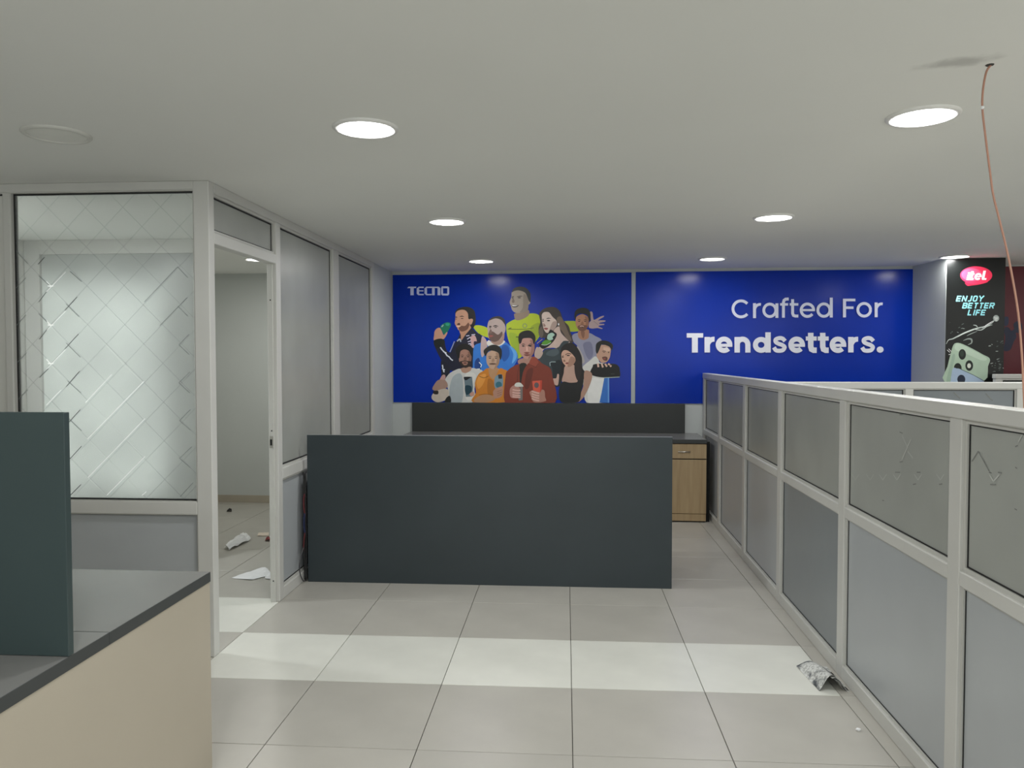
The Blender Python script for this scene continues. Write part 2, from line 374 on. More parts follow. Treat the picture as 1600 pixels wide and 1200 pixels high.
# --- far partition stub by the maroon board
fp = thing('far_partition', 'short white railed partition before the maroon board, only its top showing', 'partition')
def ff(u, n, z): return (u, 6.95+n, z)
for c in (3.735, 4.75, 5.75): upost(fp, ff, c-.025, c+.025, 0, 1.33, TH)
boxo('top_rail', (3.705, 5.78, -.004, TH+.004, 1.33, 1.368), ALU, fp, ff, .004)
for a, b in ((3.76, 4.725), (4.775, 5.725)):
    boxo('mid_rail', (a, b, 0, TH, .765, .815), ALU, fp, ff); boxo('bottom_rail', (a, b, 0, TH, 0, .065), ALU, fp, ff)
    bay(fp, ff, a, b, .815, 1.33, FROST, 'frosted_pane', TH, gw=.012); bay(fp, ff, a, b, .065, .765, PANEL, 'lower_panel', TH)

# --- left full height partition (wall with the door opening)
LX = -1.766
def fl_(u, n, z): return (LX-n, u, z)
lp = thing('glazed_side_partition', 'full height off-white partition with open doorway and tall frosted panes left of the reception desk', 'partition')
T2 = .06
upost(lp, fl_, 4.632, 4.705, 0, CEIL-.05, T2, 'door_jamb')
upost(lp, fl_, 5.80, 5.945, 0, CEIL-.05, T2)
upost(lp, fl_, 6.985, 7.05, 0, CEIL-.05, T2)
boxo('top_rail', (3.803, 7.05, -.001, T2, CEIL-.05, CEIL-.001), ALU, lp, fl_, .003)
boxo('door_head', (3.803, 4.632, 0, T2, 2.085, 2.143), ALU, lp, fl_, .003)
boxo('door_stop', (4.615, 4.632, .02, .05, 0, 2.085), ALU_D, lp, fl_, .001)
sp = boxo('strike_plate', (4.611, 4.615, .026, .046, .96, 1.03), CHROME, lp, fl_, .0005)
boxo('latch_slot', (4.6095, 4.6115, .030, .042, .975, 1.012), BLACK, sp, fl_, 0)
for z in (1.06, 1.86, .13): boxo('screw_cap', (4.6125, 4.615, .030, .036, z, z+.008), BLACK, sp, fl_, 0)
bay(lp, fl_, 3.803, 4.632, 2.143, CEIL-.05, FROST, 'frosted_pane', T2, gw=.008)
for a, b in ((4.705, 5.80), (5.945, 6.985)):
    bay(lp, fl_, a, b, .822, CEIL-.05, FROST, 'frosted_pane', T2, gw=.009)
    boxo('mid_rail', (a, b, 0, T2, .753, .822), ALU, lp, fl_, .003); boxo('bottom_rail', (a, b, 0, T2, 0, .07), ALU, lp, fl_, .003)
    bay(lp, fl_, a, b, .07, .753, PANEL, 'lower_panel', T2, gw=.006)

# --- left front partition facing the camera
def fq(u, n, z): return (u, 3.74+n, z)
QP = thing('patterned_glass_partition', 'full height off-white partition at far left with diamond patterned clear glass', 'partition')
upost(QP, fq, -1.846, -1.766, 0, CEIL-.001, T2, 'corner_post')
for c in ((-2.838, -2.80), (-3.86, -3.81)): upost(QP, fq, *c, 0, CEIL-.045, T2)
boxo('top_rail', (-4.04, -1.846, 0, T2, CEIL-.045, CEIL-.001), ALU, QP, fq, .003)
for a, b, g in ((-2.80, -1.846, GLASS), (-3.81, -2.838, clear('white_filmed_glass', .75, (.80, .79, .75, 1)))):
    boxo('mid_rail', (a, b, 0, T2, .722, .786), ALU, QP, fq, .003); boxo('bottom_rail', (a, b, 0, T2, 0, .07), ALU, QP, fq, .003)
    bay(QP, fq, a, b, .786, CEIL-.045, g, 'glass_pane', T2, bead=.004, gw=.007, inset=.006)
    bay(QP, fq, a, b, .07, .722, PANEL, 'lower_panel', T2, bead=.004, gw=.005, inset=.006)
QN = Vector((0, 1, 0)); Q0 = (0, 3.765, 0)
LW = glow_line('etched_glow_line', .92, .75); LG = clear('etched_grey_line', .55, (.30, .33, .32, 1), (.8, .82, .82, 1)); LF = clear('faint_etched_line', .22, (.5, .53, .52, 1), (.93, .95, .95, 1))  # white lines carry added brightness, imitating light through clear slits
LB = mat('dark_etched_dash', (.03, .035, .035), .4); LS = glow_line('soft_white_line', .96, .28)  # soft lines hold the same painted slit light, weaker
Sx = at_plane(78, 447, Q0, QN); hx = .196
X0, X1, Z0, Z1 = -2.788, -1.858, .80, 2.335
def clipline(s, c):      # s=+1: z=x+c ; s=-1: z=-x+c
    pts = []
    xa, xb = X0, X1
    if s > 0: xa = max(xa, Z0-c); xb = min(xb, Z1-c); return (xa, xa+c, xb, xb+c) if xb > xa+.03 else None
    xa = max(xa, c-Z1); xb = min(xb, c-Z0); return (xa, c-xa, xb, c-xb) if xb > xa+.03 else None
for s in (1, -1):
    base = Sx.z-s*Sx.x
    for k in range(-12, 13):
        cl = clipline(s, base+k*hx)
        if cl is None: continue
        bm = bmesh.new(); strip(bm, (cl[0], 3.765, cl[1]), (cl[2], 3.765, cl[3]), .0022, QN, -.0012-(.0002 if s > 0 else 0)); link('etched_line', bm, LF, QP)
def dash(segs, m, wd, off, name): marks(name, segs, m, QP, Q0, QN, wd, off)
W_ = [(137, 686, 225, 596), (138, 746, 227, 654), (167, 774, 227, 713), (222, 774, 229, 768), (134, 629, 175, 585)]
for y in (447, 508, 568, 628): W_ += [(73, y+9, 103, y-22)] if y < 620 else [(73, y+5, 96, y-19)]
dash(W_, LW, .0034, -.002, 'etched_glow_lines')
dash([(137, 626, 227, 716), (138, 686, 225, 774), (138, 746, 167, 774), (188, 564, 223, 597), (80, 449, 96, 468), (80, 510, 96, 528), (80, 570, 96, 588), (165, 538, 195, 570)], LS, .0034, -.0022, 'soft_glow_lines')
dash([(73, y-7, 80, y+1) for y in (447, 508, 568)]+[(75, y, 84, y) for y in (447, 508, 568)], LW, .007, -.0024, 'glow_crossings')
dash([(102, 485, 121, 464), (102, 545, 123, 522), (104, 604, 125, 580), (105, 663, 126, 640), (106, 721, 128, 697), (107, 777, 127, 757), (61, 472, 73, 456), (62, 530, 74, 515), (62, 590, 76, 576), (60, 413, 70, 402)], LB, .0032, -.0026, 'dark_etched_dashes')
dash([(104, 475, 124, 495), (104, 536, 126, 558), (106, 595, 127, 614), (107, 653, 128, 673), (61, 431, 78, 446), (110, 424, 128, 440), (61, 490, 74, 503), (280, 539, 296, 522), (280, 539, 296, 554), (280, 598, 297, 581), (280, 598, 297, 614), (281, 657, 298, 640), (281, 657, 298, 672), (281, 716, 300, 698), (281, 716, 298, 731),
      (282, 776, 302, 754), (278, 417, 226, 472), (278, 417, 294, 434), (293, 465, 250, 509), (278, 478, 294, 494), (26, 450, 41, 434), (27, 508, 41, 492), (28, 566, 42, 551), (28, 625, 44, 609), (26, 392, 44, 412)], LG, .0036, -.0028, 'grey_etched_dashes')

# --- inner frosted window inside the cabin
wi = thing('window_1', None, None); del wi['label'], wi['category']; wi['kind'] = 'structure'; wi['label'] = 'bright frosted window frame inside the left cabin'
def fw(u, n, z): return (u, 5.54+n, z)
for a, b in ((-4.045, -3.925), (-2.742, -2.66)): boxo('window_frame', (a, b, 0, .05, 0, CEIL-.001), ALU, wi, fw, .002)
boxo('window_frame', (-3.925, -2.742, 0, .05, 2.285, CEIL-.001), ALU, wi, fw, .002); boxo('window_frame', (-3.925, -2.742, 0, .05, .33, .40), ALU, wi, fw, .002)
boxo('lower_panel', (-3.925, -2.742, .01, .03, 0, .33), PANEL, wi, fw, 0)
boxo('pane', (-3.922, -2.745, .02, .028, .40, 2.285), FROSTB, wi, fw, 0)
boxo('back_board', (-4.045, -2.66, .17, .18, 0, CEIL-.001), WALLW, wi, fw, 0); boxo('side_board', (-2.67, -2.66, .05, .17, 0, CEIL-.001), WALLW, wi, fw, 0)
lamp('window_daylight', (-3.48, 5.69, 1.28), 1.0, 32, (.98, 1, .985), 'RECTANGLE', (-math.pi/2, 0, 0), 1.65)

# ------------------------------------------------------------------ reception desk
rd = thing('reception_desk', 'wide charcoal reception desk with a plain dark front in the middle of the room', 'desk', (-.52, 5.065, 0))
def fd(u, n, z): return (u+.52, n, z)
rd_loc = Vector((-.52, 5.065, 0))
def fd(u, n, z): return (u+.5235, n, z)
boxo('front_panel', (-1.737, .69, 0, .022, 0, .994), DESK, rd, fd, .0012)
boxo('top_reflection_strip', (-1.737, .69, .0005, .0215, .9942, .9955), mat('ceiling_reflection_tone', (.30, .31, .31), .4), rd, fd, 0)['label'] = 'pale strip on top of the front panel, ceiling reflection in its colour'  # ceiling reflection along the desk's top edge painted as a pale strip
boxo('worktop', (-1.737, .69, .022, .65, .725, .755), TOPM, rd, fd, .001)
boxo('end_panel', (-1.737, -1.715, .022, .64, 0, .725), DESK, rd, fd, .001); boxo('end_panel', (.668, .69, .022, .64, 0, .725), DESK, rd, fd, .001)
pdu = boxo('pedestal', (.2, .665, .12, .62, .03, .725), OAK, rd, fd, .001)
for z in (.06, .28, .50): 
    d_ = boxo('drawer', (.205, .66, .62, .636, z, z+.21), OAK, rd, fd, .001); boxo('handle', (.38, .48, .636, .65, z+.15, z+.16), CHROME, d_, fd, .001)
# cables at the desk's left end
cb = thing('cable_bundle', 'dark bundle of red, blue and black cables hanging at the left end of the desk', 'cable', (-1.748, 5.05, 0))
def cable(name, pts, r, m, root):
    bm = bmesh.new(); tube(bm, [tuple(v) for v in spline([Vector(p)-root.location for p in pts], 6)], r, 8); return link(name, bm, m, root, smooth=True)
K1 = mat('black_cable', (.008, .008, .009), .5); K2 = mat('dark_red_cable', (.09, .01, .014), .5); K3 = mat('navy_cable', (.01, .016, .06), .5)
cable('black_cable', [(-1.752, 5.05, .745), (-1.750, 5.048, .55), (-1.752, 5.047, .3), (-1.749, 5.05, .02)], .006, K1, cb)
cable('black_cable', [(-1.742, 5.053, .745), (-1.743, 5.052, .5), (-1.741, 5.052, .25), (-1.744, 5.052, .012)], .006, K1, cb)
cable('red_cable', [(-1.745, 5.040, .60), (-1.75, 5.036, .56), (-1.748, 5.036, .5), (-1.743, 5.04, .46)], .006, K2, cb)
cable('red_cable', [(-1.744, 5.038, .34), (-1.748, 5.034, .30), (-1.752, 5.034, .26), (-1.755, 5.034, .22)], .005, K2, cb)
cable('blue_cable', [(-1.744, 5.038, .47), (-1.748, 5.034, .43), (-1.748, 5.034, .38), (-1.744, 5.038, .34)], .007, K3, cb)
cable('loop_cable', [(-1.752, 5.034, .24), (-1.757, 4.99, .19), (-1.757, 4.965, .14), (-1.757, 4.975, .08), (-1.752, 5.01, .025), (-1.748, 5.036, .012)], .004, mat('grey_cable', (.06, .06, .065), .5), cb)

# ------------------------------------------------------------------ back counter and cupboards
wt = tag(boxo('worktop', (-1.57, 1.301, -.62, -.005, .727, .764), EDGE, f=fb, bevel=.001), 'long dark grey worktop against the back wall behind the desk', 'worktop')
wt.data.materials.append(TOPM)
for p in wt.data.polygons:
    if p.normal.z > .9: p.material_index = 1
tag(boxo('splash_board', (-1.565, 1.18, -.028, -.003, .765, 1.054), mat('dark_neutral_laminate', (.032, .036, .035), .45), f=fb), 'dark charcoal board standing on the back worktop below the blue boards', 'board')
def cupboard(u0, label):
    t = thing('cupboard', label, 'cupboard', fb(u0, 0, 0), BWA, 'oak cupboards under the back worktop')
    wd = .45
    boxo('body', (0, wd, -.60, -.02, .012, .722), OAK, t); boxo('plinth', (.004, wd-.004, -.612, -.60, .012, .076), OAK, t)
    boxo('foot_strip', (.01, wd-.01, -.595, -.03, 0, .012), BLACK, t)
    boxo('door', (.002, wd-.002, -.618, -.601, .082, .578), OAK, t)
    d = boxo('drawer', (.002, wd-.002, -.618, -.601, .588, .720), OAK, t)
    bm = bmesh.new(); c = wd/2+.02
    tube(bm, [(c-.055, -.635, .652), (c+.055, -.635, .652)], .005); 
    for s in (-.045, .045): tube(bm, [(c+s, -.635, .652), (c+s, -.617, .652)], .004)
    link('handle', bm, CHROME, d, smooth=True)
    boxo('shadow_gap', (.003, wd-.003, -.603, -.6005, .577, .590), BLACK, t, bevel=0)
    return t
cupboard(.850, 'light oak cupboard with drawer and bar handle right of the desk')
cupboard(.398, 'light oak cupboard hidden behind the desk, second from the partition')
cupboard(-.6, 'light oak cupboard hidden behind the desk, further left')
tag(boxo('gap_strip', (1.303, 1.334, -.58, -.56, 0, .74), BLACK, f=fb), 'narrow black strip standing in for the dark gap between oak cupboard and low partition', 'panel')  # black strip put in to stand for the dark gap beside the cupboard

# ------------------------------------------------------------------ near counter at left
nc = thing('near_counter', 'cream sided counter with grey worktop at the near left corner', 'counter', (-1.26, 2.645, 0))
def fn(x, y, z): return (x+1.26, y-2.645, z)
o = boxo('worktop', (-2.75, -1.26, 2.035, 2.645, .714, .75), EDGE, nc, fn, .001)
o2 = boxo('worktop', (-2.75, -1.26, .15, 2.0335, .714, .75), EDGE, nc, fn, .001)
for q in (o, o2):
    q.data.materials.append(TOPM)
    for p in q.data.polygons:
        if p.normal.z > .9: p.material_index = 1
boxo('side_panel', (-1.285, -1.262, .16, 2.643, 0, .7135), CREAM, nc, fn, .001)
boxo('back_panel', (-2.74, -1.286, 2.62, 2.643, 0, .7135), CREAM, nc, fn, .001)
boxo('side_panel', (-2.745, -2.722, .16, 2.618, 0, .7135), CREAM, nc, fn, .001)
tag(boxo('screen_panel', (-2.70, -1.259, 1.856, 1.878, .751, 1.372), DESK2, bevel=.001), 'tall dark green grey screen panel standing on the near counter', 'panel')

# ------------------------------------------------------------------ litter
PAP = mat('white_paper', (.80, .81, .82), .6)
def news_mat():
    m = bpy.data.materials.new('newsprint'); m.use_nodes = True; nt = m.node_tree; b = nt.nodes['Principled BSDF']
    tc = nt.nodes.new('ShaderNodeTexCoord'); n1 = nt.nodes.new('ShaderNodeTexNoise'); n1.inputs['Scale'].default_value = 16; n1.inputs['Detail'].default_value = 2
    br = nt.nodes.new('ShaderNodeTexNoise'); br.inputs['Scale'].default_value = 90
    for n in (n1, br): nt.links.new(tc.outputs['Object'], n.inputs['Vector'])
    cr = nt.nodes.new('ShaderNodeValToRGB'); e = cr.color_ramp.elements; e[0].color = (.08, .09, .10, 1); e[0].position = .36; e[1].color = (.62, .63, .61, 1); e[1].position = .50
    nt.links.new(n1.outputs['Fac'], cr.inputs[0]); c2 = nt.nodes.new('ShaderNodeValToRGB'); c2.color_ramp.elements[0].position = .42; c2.color_ramp.elements[0].color = (.5, .5, .5, 1); c2.color_ramp.elements[1].position = .5; c2.color_ramp.elements[1].color = (1, 1, 1, 1)
    nt.links.new(br.outputs['Fac'], c2.inputs[0]); mx = nt.nodes.new('ShaderNodeMix'); mx.data_type = 'RGBA'; mx.blend_type = 'MULTIPLY'; mx.inputs[0].default_value = .8
    nt.links.new(cr.outputs[0], mx.inputs[6]); nt.links.new(c2.outputs[0], mx.inputs[7]); nt.links.new(mx.outputs[2], b.inputs['Base Color']); b.inputs['Roughness'].default_value = .7
    return m
NEWS = news_mat()
def sheet(name, corners, hfun, m, parent=None, th=.0012, n=14, jit=0, origin=None):
    """corners a,b,c,d (xy) bilinear; hfun(s,t) height"""
    a, b, c, d = [Vector((*q, 0)) for q in corners]; bm = bmesh.new(); rnd = random.Random(len(name)*7+int(a.x*100))
    og = Vector(origin or (0, 0, 0)); top = []; bot = []
    for i in range(n+1):
        for layer, off in ((top, th), (bot, 0)): layer.append([])
        for j in range(n+1):
            s, t = i/n, j/n; p = (a*(1-s)+b*s)*(1-t)+(d*(1-s)+c*s)*t; h = hfun(s, t)+(rnd.random()*jit if jit else 0)
            p = Vector((p.x, p.y, max(.0004, h)))-og
            top[-1].append(bm.verts.new(p+Vector((0, 0, th)))); bot[-1].append(bm.verts.new(p))
    for i in range(n):
        for j in range(n):
            bm.faces.new((top[i][j], top[i+1][j], top[i+1][j+1], top[i][j+1])); bm.faces.new((bot[i][j], bot[i][j+1], bot[i+1][j+1], bot[i+1][j]))
    for k in range(n):
        bm.faces.new((top[k][0], bot[k][0], bot[k+1][0], top[k+1][0])); bm.faces.new((top[k][n], top[k+1][n], bot[k+1][n], bot[k][n]))
        bm.faces.new((top[0][k], top[0][k+1], bot[0][k+1], bot[0][k])); bm.faces.new((top[n][k], bot[n][k], bot[n][k+1], top[n][k+1]))
    return link(name, bm, m, parent, smooth=False)
fx = lambda px, py: tuple(at(px, py, 2, 0))[:2]
np_ = thing('newspaper', 'crumpled folded newspaper lying on the floor against the low partition', 'newspaper', (1.17, 3.68, 0))
Oo = (1.17, 3.68, 0)
crn = (fx(1280, 1080), fx(1326, 1079), fx(1292, 1043), fx(1244, 1041))
sheet('outer_sheet', crn, lambda s, t: .070*math.sin(math.pi*min(1, s*1.15))**1.3*(1-.55*t)+.003*math.sin(9*t+5*s), NEWS, np_, origin=Oo)
o_ = [Vector((*q, 0)) for q in crn]
for k, off in enumerate((.009, .017)):
    g0 = .42+.12*k; f0 = o_[0]+(o_[1]-o_[0])*g0; b0 = o_[3]+(o_[2]-o_[3])*g0; sh = (o_[0]-o_[3]).normalized()*.006*(k+1)
    sheet('inner_sheet', ((f0+sh)[:2], (o_[1]+sh)[:2], (o_[2]+sh)[:2], (b0+sh)[:2]), lambda s, t, g0=g0, off=off: .070*math.sin(math.pi*min(1, (g0+s*(1-g0))*1.05))**1.3*(1-.55*t)-off*(1-s), NEWS, np_, origin=Oo)
def scrap(name, pix, label, cat, h, m, jit=.004, n=8, grp=None):
    o = sheet(name, [fx(*q) for q in pix], h, m, n=n, jit=jit); return tag(o, label, cat, grp)
scrap('crumpled_paper', [(350, 858), (358, 861), (392, 845), (376, 838)], 'crumpled white paper strip on the cabin floor, farther of the two', 'paper', lambda s, t: .03*math.sin(math.pi*s)+.015*abs(math.sin(7*t)), PAP, .015)
scrap('folded_paper', [(362, 904), (392, 907), (425, 899), (408, 888)], 'folded white paper sheet on the cabin floor near the doorway', 'paper', lambda s, t: .022*math.sin(math.pi*s)*t+.002, PAP, .006)
scrap('paper_scrap', [(414, 905), (423, 906), (424, 896), (416, 894)], 'small translucent white scrap beside the folded paper', 'paper', lambda s, t: .004, PAP, .004)
scrap('pale_wrapper', [(402, 838), (420, 838), (420, 833), (404, 833)], 'small pale wrapper lying flat on the cabin floor', 'paper', lambda s, t: .003, mat('cream_paper', (.75, .66, .56), .6), .003)
scrap('red_scrap', [(414, 846), (422, 846), (423, 842), (416, 841)], 'tiny dark red scrap on the cabin floor', 'litter', lambda s, t: .012*math.sin(3*s), mat('dark_red_scrap', (.20, .02, .02), .5), .008)
scrap('black_scrap', [(354, 800), (362, 800), (362, 797), (356, 797)], 'tiny black scrap near the cabin skirting', 'litter', lambda s, t: .012*math.sin(3*s), BLACK, .01)
bm = bmesh.new(); bmesh.ops.create_icosphere(bm, subdivisions=2, radius=.009)
rr = random.Random(3)
for v in bm.verts: v.co *= .7+.5*rr.random(); v.co.z = v.co.z*.7+.006
o = link('paper_crumb', bm, PAP); o.location = (1.183, 3.167, 0); tag(o, 'tiny white crumb of rubble on the tiles before the low partition', 'litter')

# ------------------------------------------------------------------ hanging wire
wr = thing('hanging_wire', 'thin copper brown wire hanging in a curve from a ceiling hole at right', 'wire', (1.272, 2.45, CEIL))
pts = [at(*q, 1, 2.45) for q in ((1548, 101), (1541, 113), (1536, 140), (1535, 170), (1540, 215), (1547, 270), (1552, 305), (1562, 345), (1573, 390), (1583, 440), (1591, 490), (1596, 545), (1599, 600), (1601, 650))]
pts[0].z = CEIL-.001
cable('wire', pts, .0032, mat('copper_brown_wire', (.46, .24, .17), .5), wr)
bm = bmesh.new(); lathe(bm, [(.012, 0), (.011, -.002), (.001, -.003)], cap0=False, cap1=True, seg=12); link('hole_rim', bm, mat('dark_hole', (.06, .055, .05), .9), wr)
bm = bmesh.new(); bmesh.ops.create_icosphere(bm, subdivisions=2, radius=.0055); o = link('solder_blob', bm, PAP, wr); o.location = at(1535, 168, 1, 2.446)-wr.location

#ART
# ------------------------------------------------------------------ printed boards
def wall_uz(px, py, off=.012):
    p = at_plane(px, py, BW0-BN*off, BN); d = p-BW0; return d.dot(BD), p.z
INK_K = 1.38
INKS = {}
def ink(h, rough=.45):
    if h not in INKS:
        m = mat('printed_ink_'+h, hexc('#'+h, INK_K), rough, var=.03, scale=20); INKS[h] = m
    return INKS[h]
class Print:
    """flat print laid on a plane: shapes given in photograph pixels, converted once to board coordinates"""
    def __init__(s, uz, place): s.uz = uz; s.place = place; s.layer = 0
    def begin(s): s.bm = bmesh.new(); s.mats = []
    def face(s, pts2, col):
        m = ink(col)
        if m not in s.mats: s.mats.append(m)
        s.layer += 1; d = .00045+s.layer*.00004
        vs = [s.bm.verts.new(s.place(u, d, z)) for u, z in pts2]
        try: f = s.bm.faces.new(vs); f.material_index = s.mats.index(m)
        except ValueError: pass
    def poly(s, col, pts, sysm=(0, 0, 1), smooth=True, n=4):
        q = [(sysm[0]+x/sysm[2], sysm[1]+y/sysm[2], 0) for x, y in pts]
        if smooth: q = [tuple(v) for v in spline(q, n, closed=True)]
        s.face([s.uz(a[0], a[1]) for a in q], col)
    def ell(s, col, cx, cy, rx, ry, sysm=(0, 0, 1), rot=0, n=20):
        c, sn = math.cos(rot), math.sin(rot)
        s.poly(col, [(cx+rx*math.cos(t)*c-ry*math.sin(t)*sn, cy+rx*math.cos(t)*sn+ry*math.sin(t)*c) for t in [2*math.pi*k/n for k in range(n)]], sysm, False)
    def stroke(s, col, pts, wd, sysm=(0, 0, 1), smooth=False, taper=False):
        P = [Vector((x, y, 0)) for x, y in pts]
        if smooth: P = spline(P, 6)
        L, R = [], []
        for i, p in enumerate(P):
            a = P[max(i-1, 0)]; b = P[min(i+1, len(P)-1)]
            if 0 < i < len(P)-1:
                d1 = (p-a).normalized(); d2 = (b-p).normalized(); t = (d1+d2).normalized() if (d1+d2).length > 1e-4 else d1
                k = 1/max(.5, t.dot(d1))
            else: t = (b-a).normalized(); k = 1
            h = wd/2*k*(1-abs(2*i/(len(P)-1)-1)**2*.8 if taper else 1)
            nn = Vector((-t.y, t.x, 0))*h; L.append(p+nn); R.append(p-nn)
        s.layer += 1; m = ink(col)
        if m not in s.mats: s.mats.append(m)
        d = .00045+s.layer*.00004; cv = lambda v: s.bm.verts.new(s.place(*((lambda uz: (uz[0], d, uz[1]))(s.uz(sysm[0]+v.x/sysm[2], sysm[1]+v.y/sysm[2])))))
        Lv = [cv(v) for v in L]; Rv = [cv(v) for v in R]
        for i in range(len(L)-1):
            f = s.bm.faces.new((Lv[i], Lv[i+1], Rv[i+1], Rv[i])); f.material_index = s.mats.index(m)
    def end(s, name, parent, label=None):
        for f in s.bm.faces: pass
        me = bpy.data.meshes.new(name); s.bm.to_mesh(me); s.bm.free()
        for m in s.mats: me.materials.append(m)
        o = bpy.data.objects.new(name, me); C.objects.link(o); o.parent = parent
        if label: o['label'] = label
        return o
BLUE = mat('glossy_blue_print', (.0006, .032, .40), .20, spec=.20, var=.10, scale=1.5)
def board(name, label, x0, z0, x1, z1, m):
    b = boxo(name, (x0, x1, -.010, -.002, z0, z1), m, f=fb, bevel=.0005); return tag(b, label, 'advertising board')
(u0, z1), (u1, z0) = wall_uz(613.5, 429), wall_uz(986.5, 629)
b1 = board('poster_board', 'blue advertising board with a group of people holding phones and a small white logo', u0, 1.058, u1, 2.358, BLUE)
(u0, z1), (u1, z0) = wall_uz(993.5, 425), wall_uz(1425, 610)
b2 = board('poster_board', 'blue advertising board with the large white slogan', u0, 1.058, u1, 2.362, BLUE)
ua, ub = wall_uz(986.8, 425)[0], wall_uz(993.2, 425)[0]
tag(boxo('joint_strip', (ua, ub, -.014, -.002, 1.056, 2.362), mat('pale_aluminium_strip', (.42, .46, .46), .4), f=fb), 'pale upright strip between the two blue boards', 'strip')
pl = lambda u, d, z: fb(u, -.0101-d, max(z, 1.0585))
pr = Print(wall_uz, pl)
c1 = (600, 410, 4); s5 = (670, 480, 12); s6 = (740, 440, 10); s7 = (680, 540, 13.333); s8 = (780, 530, 12); s9 = (830, 470, 12); s10 = (850, 530, 12); s11 = (880, 470, 12)
# brand lettering at top left
pr.begin(); t = (630, 440, 17.78); K = 'b4bcd6'
pr.poly(K, [(110, 182), (145, 140), (368, 140), (350, 180), (292, 180), (292, 378), (200, 378), (200, 182)], t, False)
for q in ([(375, 190), (430, 140), (570, 140), (570, 178), (450, 178), (442, 190), (442, 340), (570, 340), (570, 378), (420, 378), (375, 340)], [(440, 240), (560, 240), (560, 272), (440, 272)],
          [(590, 190), (640, 140), (800, 140), (800, 178), (668, 178), (660, 188), (660, 330), (668, 342), (800, 342), (780, 378), (640, 378), (590, 330)],
          [(800, 140), (985, 140), (1032, 185), (1032, 378), (955, 378), (955, 195), (940, 178), (875, 178), (875, 378), (800, 378)]):
    pr.poly(K, q, t, False)
pr.stroke(K, [(1075, 165), (1085, 158), (1235, 158), (1250, 175), (1250, 340), (1235, 358), (1095, 358), (1080, 340), (1080, 160)], 52, t)
pr.end('logo_lettering', b1, 'small white logo lettering')
def face(sysm, c, w, h, skin, hair=None, beard=None, rot=0, shade=None, smile=False):
    cx, cy = c; R_ = lambda x, y: (cx+(x*math.cos(rot)-y*math.sin(rot))*w, cy+(x*math.sin(rot)+y*math.cos(rot))*h)
    pr.poly(skin, [R_(*p) for p in ((-.5, -.6), (0, -.85), (.5, -.6), (.62, -.1), (.55, .45), (.28, .85), (0, .98), (-.28, .85), (-.55, .45), (-.62, -.1))], sysm)
    if shade: pr.poly(shade, [R_(*p) for p in ((.25, -.6), (.55, -.5), (.62, -.1), (.55, .45), (.28, .85), (.1, .95), (.3, .4), (.35, -.1))], sysm)
    if beard:
        pr.poly(beard, [R_(*p) for p in ((-.58, .15), (-.45, .32), (-.2, .36), (0, .32), (.2, .36), (.45, .32), (.58, .15), (.52, .55), (.28, .88), (0, 1.02), (-.28, .88), (-.52, .55))], sysm)
    for sx in (-1, 1):
        pr.poly('1c1614', [R_(sx*.10, -.20), R_(sx*.28, -.29), R_(sx*.46, -.20), R_(sx*.28, -.23)], sysm)
        pr.poly('241a18', [R_(sx*.16, -.09), R_(sx*.28, -.14), R_(sx*.40, -.08), R_(sx*.28, -.04)], sysm)
    pr.poly('7a5244' if not shade else shade, [R_(-.04, -.05), R_(.08, -.05), R_(.14, .24), R_(-.14, .26)], sysm)
    if smile: pr.poly('e8e2dc', [R_(-.26, .42), R_(0, .48), R_(.24, .40), R_(.1, .60), (R_(-.1, .60))], sysm)
    else: pr.poly('6d2f2a', [R_(-.24, .46), R_(0, .42), R_(.24, .46), R_(0, .56)], sysm)
# --- man in yellow jersey, arms spread
pr.begin()
pr.poly('a9b826', [(560, 402), (590, 392), (650, 412), (700, 470), (650, 470), (600, 450), (572, 425)], c1)
pr.poly('9aab2a', [(1120, 372), (1160, 366), (1205, 372), (1225, 425), (1150, 432), (1110, 410)], c1)
pr.poly('a58f8f', [(500, 215), (540, 205), (555, 250), (570, 355), (620, 340), (700, 295), (765, 280), (755, 305), (700, 335), (650, 370), (700, 365), (790, 370), (780, 392), (690, 410), (675, 430), (765, 432), (765, 452), (690, 462), (660, 480), (740, 515), (720, 528), (640, 510), (560, 520), (480, 500), (490, 400), (520, 370)], s11, n=2)
pr.stroke('7d6a6e', [(570, 380), (620, 420), (650, 450)], 8, s11)
pr.poly('a3b424', [(510, 700), (530, 650), (640, 590), (700, 600), (850, 505), (1000, 510), (1040, 600), (1030, 800), (1000, 900), (720, 1200), (640, 1100), (560, 960), (520, 820)], s6)
pr.poly('8b9c28', [(900, 700), (1030, 650), (1020, 850), (980, 900), (900, 800)], s6)
pr.poly('8fa62a', [(560, 800), (700, 860), (700, 1180), (640, 1080), (580, 960)], s6)
pr.stroke('33422a', [(530, 742), (700, 746), (860, 738), (940, 720)], 8, s6, True)
pr.stroke('26301e', [(660, 865), (760, 868)], 12, s6)
pr.ell('7c8a58', 800, 690, 38, 38, s6); pr.ell('a3b424', 800, 690, 24, 24, s6); pr.stroke('2b3322', [(545, 745), (565, 730), (590, 728)], 12, s6, True)
pr.poly('877565', [(640, 500), (740, 480), (850, 440), (870, 510), (800, 570), (700, 605), (650, 590), (635, 540)], s6)
pr.poly('95897c', [(600, 160), (680, 130), (790, 160), (850, 240), (888, 325), (850, 375), (840, 440), (780, 480), (700, 492), (640, 480), (600, 440), (585, 385), (565, 320), (590, 240)], s6)
pr.poly('7f7468', [(780, 200), (850, 260), (850, 440), (780, 480), (720, 480), (770, 400)], s6)
pr.poly('23272a', [(600, 165), (630, 105), (720, 78), (820, 100), (885, 180), (892, 260), (885, 320), (862, 300), (840, 240), (800, 170), (710, 138), (640, 145)], s6)
